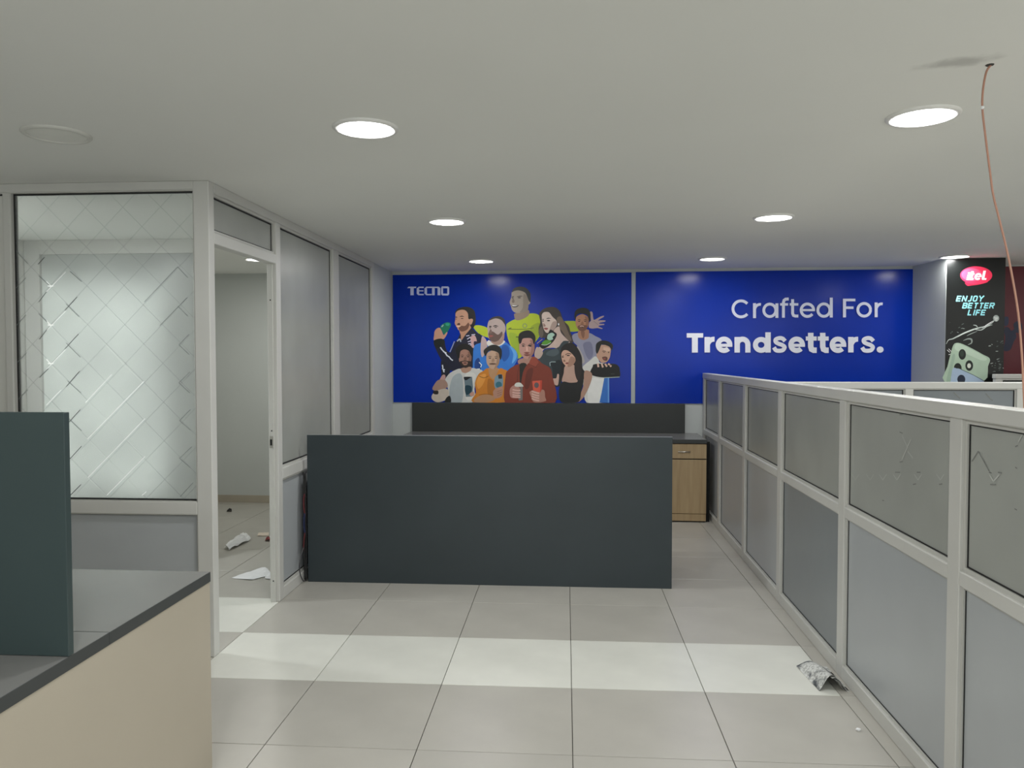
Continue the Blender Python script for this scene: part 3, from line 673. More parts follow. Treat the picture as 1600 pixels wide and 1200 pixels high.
pr.poly('3b332e', [(670, 240), (720, 222), (770, 228), (720, 236)], s6); pr.poly('3b332e', [(590, 245), (615, 228), (635, 240), (610, 244)], s6)
pr.ell('2c2522', 715, 252, 24, 8, s6); pr.ell('2c2522', 610, 256, 14, 7, s6); pr.poly('6e5f54', [(615, 260), (640, 300), (628, 332), (598, 320)], s6)
pr.poly('2a1d1c', [(595, 362), (645, 368), (700, 368), (680, 395), (630, 402), (602, 390)], s6); pr.poly('e6e0da', [(600, 366), (645, 372), (690, 372), (650, 384), (610, 382)], s6)
pr.end('printed_figure', b1, 'printed man in a yellow jersey with both arms spread')
# --- man in dark jacket holding a green phone
pr.begin()
pr.poly('0f7055', [(215, 380), (240, 330), (330, 285), (400, 295), (410, 350), (340, 480), (290, 515), (250, 450)], s5)
pr.poly('2a9a78', [(320, 300), (390, 305), (370, 350), (320, 340)], s5); pr.poly('9ab4b0', [(235, 360), (270, 325), (275, 350), (245, 375)], s5)
pr.poly('c09078', [(95, 620), (100, 520), (110, 450), (150, 400), (205, 385), (240, 440), (280, 520), (330, 470), (350, 480), (310, 560), (270, 600), (180, 610)], s5)
pr.poly('12142a', [(600, 480), (540, 600), (480, 680), (430, 800), (400, 850), (330, 800), (270, 600), (100, 620), (110, 720), (160, 850), (240, 1000), (300, 1090), (400, 1180), (500, 1190), (620, 1150), (900, 1100), (980, 1000), (990, 560), (900, 480), (800, 400), (700, 420)], s5)
pr.poly('0c1410', [(100, 620), (270, 600), (300, 680), (220, 760), (120, 750)], s5)
pr.poly('0f1424', [(240, 1000), (340, 1060), (400, 1180), (330, 1400), (240, 1600), (190, 1560), (230, 1300), (225, 1100)], s5)
pr.poly('b08a84', [(240, 1290), (300, 1270), (310, 1340), (240, 1480), (170, 1560), (150, 1490)], s5)
for q in ((215, 750, 250, 800), (240, 790, 290, 840), (270, 830, 330, 860), (300, 850, 340, 900), (330, 900, 380, 930), (380, 930, 420, 980), (410, 970, 450, 1000), (255, 1080, 265, 1140), (250, 1150, 300, 1180), (270, 1180, 290, 1220)):
    pr.stroke('d0d4e2', [(q[0], q[1]), (q[2], q[3])], 22, s5)
pr.stroke('8c97ac', [(480, 640), (440, 740), (395, 840)], 16, s5, True); pr.stroke('a8b0bc', [(530, 640), (580, 600), (600, 650)], 24, s5, True)
pr.poly('c29a98', [(780, 560), (860, 530), (900, 640), (860, 760), (800, 740), (790, 640)], s5); pr.poly('1a1236', [(850, 640), (930, 660), (910, 740), (850, 720)], s5)
for q in ((720, 600, 780, 560), (730, 650, 790, 630), (740, 690, 790, 680), (760, 720, 800, 700), (700, 540, 760, 530), (800, 520, 870, 510)): pr.stroke('ccc6da', [(q[0], q[1]), (q[2], q[3])], 16, s5)
pr.poly('b08268', [(580, 430), (720, 380), (800, 300), (790, 390), (700, 500), (610, 620), (600, 520)], s5)
pr.poly('15110f', [(490, 120), (520, 50), (600, 5), (740, -5), (850, 60), (880, 200), (870, 320), (820, 400), (780, 350), (720, 200), (650, 90), (540, 90)], s5)
pr.poly('b98c74', [(505, 110), (560, 60), (660, 50), (730, 110), (745, 220), (800, 215), (830, 240), (800, 320), (760, 330), (740, 400), (640, 440), (560, 430), (530, 380), (490, 310), (495, 240), (500, 180)], s5)
pr.poly('6b4636', [(560, 400), (600, 350), (680, 350), (740, 290), (760, 330), (730, 410), (660, 450), (600, 450)], s5)
pr.poly('2c1c16', [(575, 180), (620, 160), (665, 180), (620, 178)], s5); pr.poly('2c1c16', [(495, 190), (515, 175), (535, 190), (515, 196)], s5)
pr.ell('4a2f26', 625, 212, 26, 8, s5); pr.ell('4a2f26', 512, 222, 14, 7, s5); pr.poly('4a2d25', [(525, 320), (570, 295), (590, 325), (560, 335)], s5); pr.poly('d8b8a0', [(510, 360), (550, 345), (600, 355), (560, 372)], s5)
pr.end('printed_figure', b1, 'printed man in a dark patterned jacket raising a green phone')
# --- man in blue jersey
pr.begin()
pr.poly('2b6fc0', [(10, 1010), (100, 960), (210, 930), (460, 930), (560, 990), (660, 1080), (690, 1200), (620, 1330), (540, 1410), (430, 1500), (100, 1500), (0, 1440), (-10, 1200)], s6)
pr.poly('174f9c', [(450, 1000), (540, 1010), (560, 1150), (480, 1250), (430, 1150)], s6); pr.poly('5a9bd8', [(560, 1000), (660, 1090), (670, 1190), (600, 1280), (620, 1130)], s6)
pr.poly('123a7c', [(20, 1250), (90, 1200), (110, 1400), (30, 1420)], s6); pr.stroke('d8e2ee', [(40, 1370), (90, 1365), (70, 1400), (110, 1410)], 14, s6); pr.stroke('d8e2ee', [(85, 1260), (125, 1300), (110, 1340)], 12, s6)
pr.poly('b39c9a', [(130, 860), (190, 900), (215, 1000), (180, 1120), (130, 1180), (110, 1050)], s6)
pr.poly('d0cdc8', [(205, 960), (240, 915), (300, 960), (420, 950), (470, 920), (490, 950), (400, 1010), (260, 1030)], s6)
pr.poly('9a7d70', [(270, 900), (400, 880), (480, 760), (470, 920), (400, 990), (300, 970)], s6)
pr.poly('a89690', [(235, 620), (290, 575), (400, 575), (470, 640), (500, 720), (490, 790), (450, 830), (420, 900), (330, 930), (250, 900), (225, 850), (220, 760), (212, 720)], s6)
pr.poly('5f4a42', [(235, 800), (300, 780), (380, 830), (440, 780), (450, 830), (400, 910), (320, 942), (250, 900)], s6)
pr.poly('2a2320', [(240, 610), (290, 560), (400, 540), (480, 590), (500, 680), (480, 660), (430, 600), (340, 575)], s6)
pr.poly('2f2522', [(300, 700), (340, 680), (390, 700), (340, 700)], s6); pr.poly('2f2522', [(240, 705), (260, 690), (285, 705), (260, 712)], s6); pr.ell('3c2f2a', 345, 716, 22, 7, s6); pr.ell('3c2f2a', 258, 722, 14, 7, s6)
pr.poly('715a52', [(265, 740), (290, 790), (270, 812), (240, 800)], s6); pr.poly('8f4f48', [(232, 845), (270, 835), (310, 850), (260, 870)], s6)
pr.end('printed_figure', b1, 'printed bearded man in a blue jersey')
# --- woman in grey top holding dark phone
pr.begin()
pr.poly('3a332e', [(150, 250), (220, 160), (330, 120), (450, 125), (540, 200), (600, 360), (700, 470), (740, 600), (800, 740), (740, 800), (600, 760), (400, 700), (170, 680), (140, 520), (170, 400)], s9)
pr.poly('6a5a4c', [(480, 330), (560, 300), (640, 450), (700, 600), (760, 740), (680, 730), (600, 600), (520, 480)], s9); pr.poly('5a5148', [(140, 560), (200, 480), (230, 620), (190, 700), (150, 650)], s9)
pr.poly('bda79c', [(420, 560), (520, 480), (560, 600), (680, 730), (720, 790), (560, 900), (420, 880), (250, 900), (180, 1000), (120, 900), (250, 820), (420, 760)], s9)
pr.poly('c9b6ab', [(200, 260), (240, 215), (330, 215), (400, 300), (470, 370), (480, 440), (440, 520), (370, 590), (290, 600), (250, 560), (225, 500), (215, 440), (205, 400), (200, 330)], s9)
pr.poly('a58e84', [(400, 400), (480, 400), (440, 520), (370, 590), (340, 560)], s9)
pr.poly('2e2420', [(280, 340), (320, 318), (375, 330), (330, 334)], s9); pr.poly('2e2420', [(205, 350), (225, 340), (240, 352), (222, 358)], s9); pr.ell('2a221f', 325, 372, 30, 12, s9); pr.ell('2a221f', 222, 380, 16, 10, s9)
pr.poly('94766c', [(230, 420), (262, 450), (270, 478), (230, 480)], s9); pr.poly('8c4a48', [(235, 520), (270, 505), (320, 520), (280, 545)], s9); pr.ell('e8e4e0', 513, 440, 13, 22, s9)
pr.poly('2f3a3e', [(560, 800), (620, 750), (720, 770), (600, 850), (560, 1000), (560, 1300), (420, 1560), (300, 1500), (150, 1120), (220, 960), (300, 900), (430, 900), (520, 860)], s9)
pr.poly('455156', [(330, 940), (480, 900), (520, 980), (420, 1040), (280, 1010)], s9); pr.poly('b09b90', [(60, 1000), (100, 870), (170, 900), (220, 980), (160, 1080), (90, 1080)], s9)
pr.poly('080b0a', [(150, 820), (240, 740), (310, 620), (360, 540), (430, 580), (480, 630), (440, 730), (340, 840), (240, 900), (180, 880)], s9)
pr.poly('9fbfae', [(310, 640), (350, 610), (400, 600), (440, 640), (400, 680), (410, 720), (350, 740), (300, 710)], s9); pr.poly('4f8a2a', [(200, 790), (260, 740), (330, 740), (380, 770), (300, 815), (220, 820)], s9)
pr.stroke('c8dccf', [(190, 822), (280, 828), (370, 785)], 8, s9, True); pr.stroke('a08878', [(110, 800), (160, 760), (210, 720)], 12, s9)
pr.poly('101c20', [(350, 1150), (420, 1135), (560, 1140), (560, 1560), (420, 1580), (400, 1300)], s9); pr.stroke('8fa0a2', [(355, 1220), (350, 1160), (380, 1145), (460, 1145)], 14, s9)
pr.end('printed_figure', b1, 'printed woman in a dark grey top holding a phone under her chin')
# --- man in lilac grey tee
pr.begin()
pr.poly('8a8a9e', [(170, 650), (280, 600), (480, 600), (600, 660), (720, 735), (720, 900), (640, 1100), (700, 1400), (300, 1400), (280, 900), (200, 780)], s11)
pr.poly('6f7088', [(380, 800), (520, 780), (560, 1000), (480, 1100), (400, 950)], s11); pr.poly('a59f9c', [(260, 850), (360, 1000), (400, 1150), (300, 1150)], s11)
pr.poly('a0745a', [(290, 560), (470, 540), (480, 640), (470, 700), (380, 735), (290, 690)], s11); pr.poly('7c5440', [(330, 580), (400, 580), (390, 690), (360, 690)], s11)
face(s11, (355, 400), 200, 175, 'a97a5f', shade='8f634c'); pr.poly('6e4a3a', [(270, 480), (320, 455), (355, 450), (400, 455), (450, 470), (430, 540), (360, 572), (290, 545)], s11)
pr.poly('c09a88', [(310, 475), (350, 462), (390, 478), (350, 505)], s11); pr.poly('2a1612', [(325, 490), (355, 485), (380, 492), (352, 503)], s11)
pr.poly('12120f', [(215, 330), (215, 230), (260, 160), (370, 130), (470, 160), (510, 250), (505, 370), (485, 380), (460, 280), (400, 245), (300, 240), (245, 280), (235, 350)], s11)
pr.end('printed_figure', b1, 'printed man in a lilac grey tee')
# --- man in white shirt holding black phone
pr.begin()
pr.poly('c6c6c0', [(720, 560), (760, 480), (860, 400), (960, 320), (1020, 380), (1050, 440), (1180, 480), (1200, 720), (1100, 1190), (800, 1190), (740, 900)], s10)
pr.poly('d6d6d2', [(860, 760), (1050, 740), (1120, 780), (1040, 1190), (830, 1190)], s10); pr.poly('2a66b4', [(1130, 730), (1220, 720), (1225, 1190), (1040, 1190), (1080, 1000)], s10, False); pr.poly('5a8fcc', [(1195, 725), (1222, 722), (1225, 1190), (1195, 1190)], s10, False)
pr.poly('a57e6a', [(990, 300), (1100, 340), (1120, 430), (1060, 430)], s10)
pr.poly('b48e78', [(1000, 180), (1080, 110), (1190, 120), (1250, 180), (1245, 280), (1225, 360), (1170, 430), (1090, 435), (1020, 380), (985, 300)], s10); pr.poly('c6a48e', [(1120, 150), (1230, 170), (1220, 230), (1130, 215)], s10)
pr.poly('10110f', [(970, 170), (985, 80), (1080, 25), (1200, 40), (1290, 110), (1270, 210), (1240, 150), (1150, 110), (1080, 100), (1040, 190), (1000, 270), (975, 240)], s10)
pr.stroke('3a2620', [(1090, 228), (1130, 220), (1160, 232)], 10, s10, True); pr.stroke('3a2620', [(1195, 238), (1225, 240)], 10, s10); pr.ell('2e1f1a', 1125, 243, 20, 6, s10); pr.ell('2e1f1a', 1212, 252, 12, 6, s10)
pr.poly('5a3a30', [(1090, 340), (1150, 325), (1190, 345), (1180, 400), (1120, 395)], s10); pr.poly('8d4a42', [(1105, 362), (1140, 352), (1160, 370), (1125, 378)], s10)
pr.poly('070908', [(910, 520), (960, 465), (1300, 460), (1400, 510), (1420, 580), (1420, 700), (1280, 720), (1080, 715), (940, 690), (860, 640)], s10); pr.stroke('9fb0a8', [(1130, 722), (1280, 716), (1418, 708)], 12, s10); pr.stroke('3f4a44', [(1250, 650), (1320, 650)], 8, s10)
for a, b in (((1010, 455), (1020, 525)), ((1080, 455), (1105, 530)), ((1145, 460), (1180, 515)), ((1200, 460), (1235, 480)), ((1240, 490), (1260, 515))): pr.stroke('c9a795', [a, b], 34, s10)
pr.end('printed_figure', b1, 'printed man in a white shirt holding a black phone sideways')
# --- man in white tee at lower left
pr.begin()
pr.poly('a5806c', [(520, 480), (740, 440), (740, 520), (640, 580), (540, 560)], s7)
pr.poly('bcbcb8', [(520, 480), (560, 550), (640, 572), (740, 520), (770, 465), (880, 490), (990, 530), (870, 700), (820, 900), (810, 1180), (320, 1180), (280, 960), (230, 760), (210, 700), (300, 580), (420, 510)], s7)
pr.poly('9aa3a6', [(380, 640), (560, 620), (560, 1180), (330, 1180), (300, 900)], s7); pr.poly('c9c8c2', [(620, 620), (780, 560), (850, 640), (800, 800), (780, 1100), (640, 1100)], s7)
pr.poly('9a7c6e', [(-40, 850), (60, 720), (200, 720), (260, 800), (240, 880), (60, 940), (-50, 920)], s7); pr.poly('b8ada0', [(-60, 1020), (60, 930), (240, 900), (290, 1000), (240, 1120), (60, 1180), (-60, 1120)], s7); pr.poly('1c1612', [(-40, 950), (60, 940), (60, 1010), (-20, 1010)], s7)
pr.poly('0e1312', [(240, 1080), (310, 1050), (330, 1180), (200, 1180)], s7)
pr.poly('5f7078', [(600, 650), (770, 650), (790, 860), (770, 1060), (640, 1065)], s7, False); pr.poly('0a0d0f', [(605, 655), (750, 652), (700, 690), (650, 720), (612, 710)], s7); pr.poly('0b3442', [(625, 840), (740, 840), (765, 920), (720, 1000), (640, 1015)], s7)
pr.poly('b58a78', [(720, 1000), (800, 960), (810, 1040), (740, 1050)], s7)
face(s7, (625, 250), 215, 205, '9a7262', shade='7e5a4a'); pr.poly('2e201b', [(510, 340), (560, 320), (620, 310), (680, 320), (740, 330), (745, 400), (640, 465), (550, 420)], s7); pr.poly('93695a', [(560, 345), (620, 330), (680, 345), (660, 400), (600, 405)], s7); pr.poly('4c2a24', [(585, 362), (625, 350), (665, 362), (625, 376)], s7)
pr.poly('100f0d', [(450, 180), (430, 80), (500, -10), (620, -40), (740, 0), (790, 100), (780, 230), (745, 200), (700, 110), (600, 80), (530, 120), (505, 260), (470, 250)], s7)
pr.end('printed_figure', b1, 'printed man in a white tee holding a phone at lower left')
# --- man in orange shirt
pr.begin()
pr.poly('a9815c', [(1120, 460), (1300, 460), (1330, 560), (1230, 760), (1110, 560)], s7)
pr.poly('bb7420', [(1100, 470), (1130, 620), (1230, 700), (1340, 480), (1440, 500), (1510, 560), (1500, 900), (1480, 1180), (790, 1180), (850, 980), (830, 780), (900, 600), (1000, 530)], s7)
pr.poly('d08c3a', [(860, 760), (930, 620), (1060, 600), (1000, 800), (900, 900)], s7); pr.poly('a0621a', [(1100, 700), (1220, 760), (1240, 1000), (1100, 1020)], s7); pr.stroke('6d3f10', [(920, 640), (1020, 670), (1110, 635)], 12, s7, True); pr.stroke('7a4814', [(910, 1030), (1050, 1010), (1180, 1025)], 10, s7, True)
pr.poly('a8805f', [(940, 1040), (1100, 1020), (1230, 1060), (1240, 1120), (1100, 1180), (840, 1180), (820, 1120)], s7)
pr.poly('6d8896', [(1260, 640), (1400, 610), (1400, 880), (1270, 900), (1230, 800)], s7); pr.ell('2c6270', 1325, 815, 66, 66, s7); pr.poly('22282c', [(1310, 605), (1395, 600), (1395, 690), (1320, 690)], s7, False)
pr.poly('a87e6a', [(1230, 920), (1400, 850), (1410, 960), (1380, 1060), (1260, 1100), (1210, 1020)], s7); 
for y in (940, 985, 1030): pr.stroke('7c5848', [(1290, y+20), (1390, y-20)], 8, s7)
face(s7, (1205, 280), 225, 215, 'b0927c', shade='977861'); pr.poly('5f4638', [(1130, 375), (1200, 360), (1270, 375), (1250, 395), (1150, 395)], s7)
pr.poly('191815', [(1050, 220), (1010, 110), (1100, 20), (1220, -20), (1340, 20), (1390, 120), (1370, 290), (1340, 250), (1320, 160), (1220, 110), (1120, 110), (1075, 170)], s7)
pr.end('printed_figure', b1, 'printed man in an orange shirt with arms crossed')
# --- woman in black top with long dark hair
pr.begin()
pr.poly('17120f', [(310, 250), (340, 140), (440, 75), (550, 80), (650, 200), (710, 350), (720, 540), (780, 620), (770, 700), (700, 800), (560, 820), (330, 780), (300, 640), (330, 450)], s10)
pr.poly('b39282', [(400, 500), (560, 480), (600, 600), (620, 810), (350, 810), (370, 640)], s10); pr.poly('a3806e', [(760, 600), (880, 620), (900, 720), (840, 900), (740, 1090), (640, 1180), (540, 1180), (660, 1060), (740, 860)], s10)
pr.poly('0f1110', [(350, 800), (480, 815), (620, 805), (740, 760), (700, 960), (640, 1180), (330, 1180), (280, 960)], s10); pr.poly('241a16', [(580, 420), (680, 420), (700, 620), (640, 780), (580, 640)], s10)
pr.poly('c49c86', [(325, 280), (370, 210), (450, 215), (540, 290), (590, 370), (570, 450), (500, 510), (420, 505), (370, 460), (340, 400)], s10); pr.poly('a07a66', [(500, 330), (590, 370), (570, 450), (500, 510), (440, 505)], s10)
pr.stroke('281a16', [(400, 295), (450, 268), (510, 280)], 12, s10, True); pr.ell('241814', 455, 305, 30, 11, s10); pr.ell('241814', 352, 335, 20, 10, s10); pr.stroke('281a16', [(335, 315), (370, 310)], 9, s10); pr.poly('8a6250', [(375, 380), (405, 410), (385, 425), (362, 415)], s10); pr.poly('7e3a36', [(400, 450), (430, 435), (465, 445), (430, 468)], s10)
pr.poly('b99a8c', [(180, 800), (170, 740), (230, 730), (250, 655), (280, 660), (280, 740), (260, 860), (200, 850)], s10)
pr.end('printed_figure', b1, 'printed woman with long dark hair in a black top')
# --- man in maroon jacket at centre
pr.begin()
pr.poly('a07a6c', [(370, 380), (620, 330), (620, 400), (560, 480), (460, 490), (370, 470)], s8)
pr.poly('1d1c16', [(380, 470), (520, 480), (480, 800), (400, 1000), (360, 700)], s8)
pr.poly('75301f', [(360, 470), (380, 480), (390, 800), (420, 1000), (430, 1190), (110, 1190), (120, 700), (160, 590), (280, 500)], s8)
pr.poly('75301f', [(620, 330), (700, 350), (800, 450), (950, 540), (1000, 700), (1050, 1190), (440, 1190), (430, 700), (520, 480), (600, 420)], s8); pr.poly('8a3d2b', [(620, 330), (700, 360), (740, 460), (680, 520), (560, 470)], s8); pr.poly('5c2416', [(520, 600), (640, 560), (560, 900), (480, 900)], s8)
pr.stroke('4a1b10', [(560, 470), (690, 525), (735, 455)], 9, s8); pr.stroke('4a1b10', [(380, 480), (350, 620), (340, 800)], 9, s8)
pr.poly('a87a6e', [(210, 920), (300, 860), (400, 940), (400, 1060), (360, 1100), (240, 1100), (200, 1040)], s8); pr.poly('c6c6be', [(290, 850), (330, 815), (400, 818), (450, 870), (440, 890), (310, 890)], s8); pr.poly('6f6a66', [(400, 890), (440, 890), (440, 1140), (370, 1150), (360, 1090)], s8, False)
for y in (960, 1010, 1055, 1090): pr.stroke('c8a296', [(250, y-15), (330, y), (400, y)], 26, s8, True)
pr.poly('c9553f', [(620, 785), (805, 770), (800, 940), (760, 1000), (640, 990)], s8, False); pr.poly('b03c2a', [(770, 775), (805, 770), (800, 940), (770, 990)], s8, False); pr.ell('5c5052', 700, 862, 44, 52, s8)
pr.poly('a67868', [(570, 990), (640, 960), (760, 1000), (800, 945), (850, 970), (860, 1080), (870, 1160), (660, 1180), (600, 1080)], s8)
for y in (990, 1040, 1085, 1130): pr.stroke('c9a396', [(610, y-20), (680, y+8), (750, y+22)], 28, s8, True)
face(s8, (520, 150), 235, 225, 'b08579', shade='956a5e')
for sx in (-1, 1): pr.poly('1a1210', [(520+sx*45-30, 120), (520+sx*50, 106), (520+sx*80+(10 if sx > 0 else -10), 118), (520+sx*50, 134)], s8)
pr.poly('c79e90', [(505, 140), (535, 140), (545, 215), (500, 215)], s8); pr.poly('6e3a34', [(460, 290), (520, 280), (585, 290), (520, 318)], s8)
pr.poly('100e0d', [(375, 80), (360, -20), (385, -110), (480, -160), (580, -160), (660, -90), (680, 10), (650, 95), (628, 20), (590, -18), (510, -22), (440, -5), (412, 70)], s8)
pr.end('printed_figure', b1, 'printed man in a maroon jacket holding a coffee cup and a red phone')

# slogan
t = (1130, 450, 6.154); K = 'c9cde0'
def arc(cx, cy, rx, ry, a0, a1, n=24): return [(cx+rx*math.cos(math.radians(a0+(a1-a0)*k/n)), cy-ry*math.sin(math.radians(a0+(a1-a0)*k/n))) for k in range(n+1)]
pr.begin(); st = lambda pts, wd=27: pr.stroke(K, pts, wd, t)
st(arc(170, 201, 78, 77, 40, 320)); 
st([(299, 146), (299, 290)], 29); st([(299, 205)]+arc(352, 210, 50, 52, 155, 80, 10)[0:], 26)
st(arc(446, 215, 58, 60, 0, 360)); st([(514, 148), (514, 288)], 29)
st([(577, 286), (577, 140), (582, 120), (598, 108), (628, 106)], 28); st([(545, 158), (622, 158)], 24)
st([(665, 108), (665, 245), (673, 264), (690, 270), (720, 270)], 28); st([(637, 158), (720, 158)], 24)
st(arc(807, 214, 60, 60, 0, 322)); st([(752, 213), (880, 213)], 21)
st(arc(965, 213, 58, 60, 0, 360)); st([(1036, 93), (1036, 284)], 29)
st([(1163, 104), (1163, 283)], 30); st([(1150, 116), (1268, 116)], 25); st([(1150, 190), (1250, 190)], 24)
st(arc(1352, 210, 61, 61, 0, 360)); st([(1467, 140), (1467, 281)], 29); st([(1467, 200)]+arc(1520, 205, 50, 52, 155, 78, 10), 26)
pr.end('slogan_lettering', b2, 'white thin slogan lettering, upper line')
pr.begin(); t2 = (1065, 505, 4.923); K = 'd2d4e2'; st = lambda pts, wd=40: pr.stroke(K, pts, wd, t2)
st([(38, 94), (165, 94)], 34); st([(101, 80), (101, 226)], 46)
def br(x): st([(x, 106), (x, 225)], 42); st([(x, 165)]+arc(x+52, 165, 46, 42, 150, 85, 8), 38)
def be(x): st(arc(x, 166, 45, 44, 0, 318), 38); st([(x-45, 170), (x+64, 170)], 24)
def bt(x): st([(x, 74), (x, 180), (x+6, 200), (x+22, 208), (x+46, 208)], 42); st([(x-38, 118), (x+46, 118)], 32)
def bs(x): st(spl([(x+42, 138), (x+22, 118), (x-4, 115), (x-30, 126), (x-30, 144), (x-8, 158), (x+20, 168), (x+38, 184), (x+26, 206), (x, 212), (x-28, 208), (x-44, 186)]), 31)
spl = lambda q: [(v[0], v[1]) for v in spline([(a, b, 0) for a, b in q], 4)]
br(196); be(325); st([(426, 106), (426, 226)], 42); st([(426, 170)]+arc(467, 165, 41, 42, 175, 0, 14)+[(508, 226)], 40)
st(arc(610, 167, 44, 42, 0, 360), 38); st([(663, 70), (663, 226)], 42)
bs(752); be(883); bt(991); bt(1083); be(1200); br(1299); bs(1430)
pr.ell(K, 1524, 203, 27, 24, t2)
pr.end('slogan_lettering', b2, 'white bold slogan lettering, lower line')

# ---- black column poster
CU = Vector((3.86-3.362, 7.115-7.125, 0)).normalized(); CN = Vector((-CU.y, CU.x, 0)); CP = Vector((3.362, 7.125, 0))
def fcol(u, n, z): p = CP+CU*u+CN*n; return (p.x, p.y, z)
b3 = tag(boxo('column_poster', (.003, .495, -.008, -.001, .35, CEIL-.002), mat('glossy_black_print', (.004, .005, .005), .3, spec=.5), f=fcol, bevel=.0005), 'tall black column poster with red speech bubble logo and mint green phone', 'poster')
def col_uz(px, py): p = at_plane(px, py, CP-CN*.009, CN); return (p-CP).dot(CU), p.z
pr = Print(col_uz, lambda u, d, z: fcol(u, -.0081-d, z))
pr.begin(); t3 = (1485, 405, 12)
pr.poly('b01e3c', [(300, 420), (315, 495), (400, 492), (560, 470), (700, 420)], t3); pr.ell('d0284a', 485, 302, 300, 168, t3, n=36); pr.ell('dc4766', 400, 290, 190, 120, t3, n=30)
sh = .22; sk = lambda pts, y0=390: [(x+(y0-y)*sh, y) for x, y in pts]
W = 'f2f2f2'
for q in ([(300, 388), (300, 290), (345, 290), (345, 388)], [(300, 275), (300, 245), (345, 245), (345, 275)], [(355, 388), (355, 225), (405, 225), (405, 388)], [(335, 290), (335, 262), (425, 262), (425, 290)], [(580, 340), (580, 215), (630, 215), (630, 388), (595, 388), (580, 370)], [(355, 388), (355, 355), (430, 355), (430, 388)], [(600, 388), (600, 355), (670, 355), (670, 388)]): pr.poly(W, sk(q), t3, False)
pr.stroke(W, sk(arc(505, 325, 48, 48, 0, 320, 20)), 36, t3); pr.stroke(W, sk([(450, 325), (570, 325)]), 20, t3)
pr.end('printed_logo', b3, 'red speech bubble logo with white lettering')
pr.begin(); CY = '8fd4ea'
def letter(ch, x, y, w_, h, wd=24):
    y0 = y+h; s_ = lambda q: pr.stroke(CY, [(x+a*w_+(1-b)*h*.28, y+b*h) for a, b in q], wd, t3)
    D = {'E': [[(0, 0), (0, 1)], [(0, .1), (1, .1)], [(0, .5), (.9, .5)], [(0, .9), (1, .9)]], 'N': [[(.05, 0), (.05, 1)], [(.05, .05), (.95, .95)], [(.95, 0), (.95, 1)]], 'J': [[(.9, 0), (.9, .8), (.7, .92), (.1, .92)]],
         'O': [[(.12, .5), (.12, .2), (.3, .08), (.75, .08), (.92, .2), (.92, .8), (.75, .92), (.3, .92), (.12, .8), (.12, .5)]], 'Y': [[(0, 0), (.5, .5)], [(1, 0), (.5, .5), (.5, 1)]],
         'B': [[(0, 0), (0, 1)], [(0, .1), (.8, .1), (.95, .25), (.8, .47), (0, .5)], [(.7, .5), (.95, .65), (.9, .85), (.7, .92), (0, .92)]], 'T': [[(0, .1), (1, .1)], [(.5, 0), (.5, 1)]],
         'R': [[(0, 0), (0, 1)], [(0, .1), (.8, .1), (.95, .3), (.8, .52), (0, .54)], [(.45, .54), (.95, 1)]], 'L': [[(0, 0), (0, 1)], [(0, .9), (.95, .9)]], 'I': [[(.5, 0), (.5, 1)]], 'F': [[(0, 0), (0, 1)], [(0, .1), (1, .1)], [(0, .52), (.85, .52)]]}
    for q in D[ch]: s_(q)
def word(s_, x, y, h, ws):
    for ch, w_ in zip(s_, ws): letter(ch, x, y, w_, h); x += w_+30
word('ENJOY', 110, 685, 108, (72, 76, 62, 78, 84))
word('BETTER', 225, 816, 108, (72, 70, 72, 72, 70, 74))
word('LIFE', 325, 946, 108, (62, 26, 66, 70))
pr.end('poster_slogan', b3, 'pale blue slanted poster slogan')
pr.begin(); t4 = (1470, 490, 10.9); rn = random.Random(5)
for pts, wd, cl in (([(90, 520), (130, 450), (200, 430), (280, 390), (380, 340), (480, 300), (600, 255), (760, 215), (880, 150), (940, 60)], 26, 'a9b2ae'), ([(280, 400), (400, 330), (520, 280), (640, 250)], 16, 'd8dedb'), ([(540, 260), (680, 280), (780, 220), (880, 190)], 14, 'c2cac6'), ([(440, 380), (520, 340), (620, 300)], 12, '9aa39f'), ([(380, 460), (460, 430), (520, 440), (520, 500), (460, 530)], 26, '8b9490'), ([(700, 250), (800, 180), (900, 120)], 14, 'e4e8e6'), ([(550, 195), (600, 205), (625, 235)], 16, 'b8c0bc')):
    pr.stroke(cl, pts, wd, t4, True, True)
pr.ell('8f9894', 940, 80, 52, 55, t4); 
for k in range(5): pr.stroke('e0e4e2', [(900+k*6, 60+k*16), (975-k*4, 66+k*15)], 6, t4)
for k in range(34):
    a = rn.random(); x = 830+rn.random()*235 if a > .35 else 110+rn.random()*300; y = 250+rn.random()*740 if a > .35 else 130+rn.random()*230
    if a > .35 and rn.random() > .4: y = 760+rn.random()*230
    pr.ell(rn.choice(('6c7572', '98a09c', '4d5653')), x, y, 6+rn.random()*20, 3+rn.random()*7, t4, rn.random()-.7, 10)
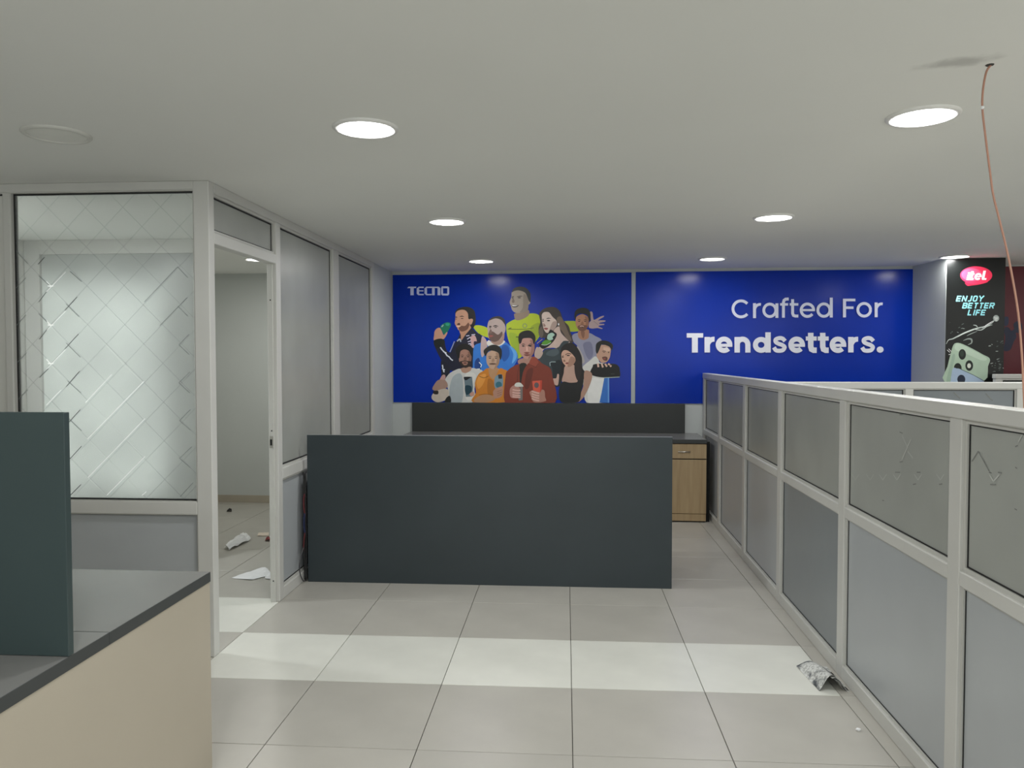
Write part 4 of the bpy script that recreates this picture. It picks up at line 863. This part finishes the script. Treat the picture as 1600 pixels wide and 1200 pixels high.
for q in (([(105, 620), (150, 660)]), ([(130, 600), (180, 650)]), ([(130, 700), (160, 690)])): pr.stroke('dfe4e1', q, 10, t4)
pr.end('printed_splash', b3, 'printed water splash')['kind'] = 'stuff'
pr.begin()
pr.poly('a3b8a4', [(60, 1160), (110, 900), (170, 660), (200, 560), (240, 505), (330, 505), (500, 580), (720, 700), (810, 745), (835, 800), (800, 900), (720, 1160)], t4, n=3); pr.poly('b4c6b4', [(240, 540), (330, 520), (760, 745), (700, 800), (420, 680), (250, 620)], t4)
pr.poly('93aa98', [(90, 1160), (150, 900), (200, 700), (240, 720), (190, 960), (160, 1160)], t4)
pr.ell('131b17', 362, 695, 62, 90, t4); pr.ell('28362c', 355, 680, 34, 54, t4); pr.ell('131b17', 480, 885, 66, 90, t4); pr.ell('c9cdc2', 478, 888, 32, 42, t4); pr.ell('131b17', 285, 930, 66, 88, t4)
pr.poly('9db0c6', [(190, 960), (270, 935), (340, 950), (560, 1050), (730, 1150), (700, 1300), (250, 1480), (150, 1400)], t4, n=3); pr.stroke('1c2c30', [(340, 950), (560, 1050), (735, 1150)], 8, t4)
pr.ell('131f34', 345, 1120, 68, 78, t4); pr.poly('8798b2', [(190, 1250), (700, 1250), (620, 1900), (120, 1800)], t4)
pr.end('printed_phone', b3, 'printed mint green phone back with three lenses')
# ---- maroon board
b4 = tag(boxo('maroon_board', (3.89, 6.3, -.010, -.002, 1.0, CEIL-.012), mat('maroon_print', (.13, .014, .024), .4), f=fb), 'maroon printed board on the wall at the far right edge', 'advertising board')
pr = Print(wall_uz, pl); pr.begin()
pr.poly('1b2038', [(1070, 620), (1090, 500), (1100, 400), (1080, 300), (1100, 230), (1160, 240), (1200, 290), (1250, 260), (1240, 180), (1300, 130), (1370, 160), (1390, 250), (1340, 320), (1280, 330), (1290, 400), (1250, 470), (1220, 540), (1190, 610), (1130, 640)], t4)
pr.poly('242a44', [(1080, 70), (1150, 60), (1150, 180), (1090, 210)], t4)
pr.end('printed_shape', b4, 'printed navy blot')
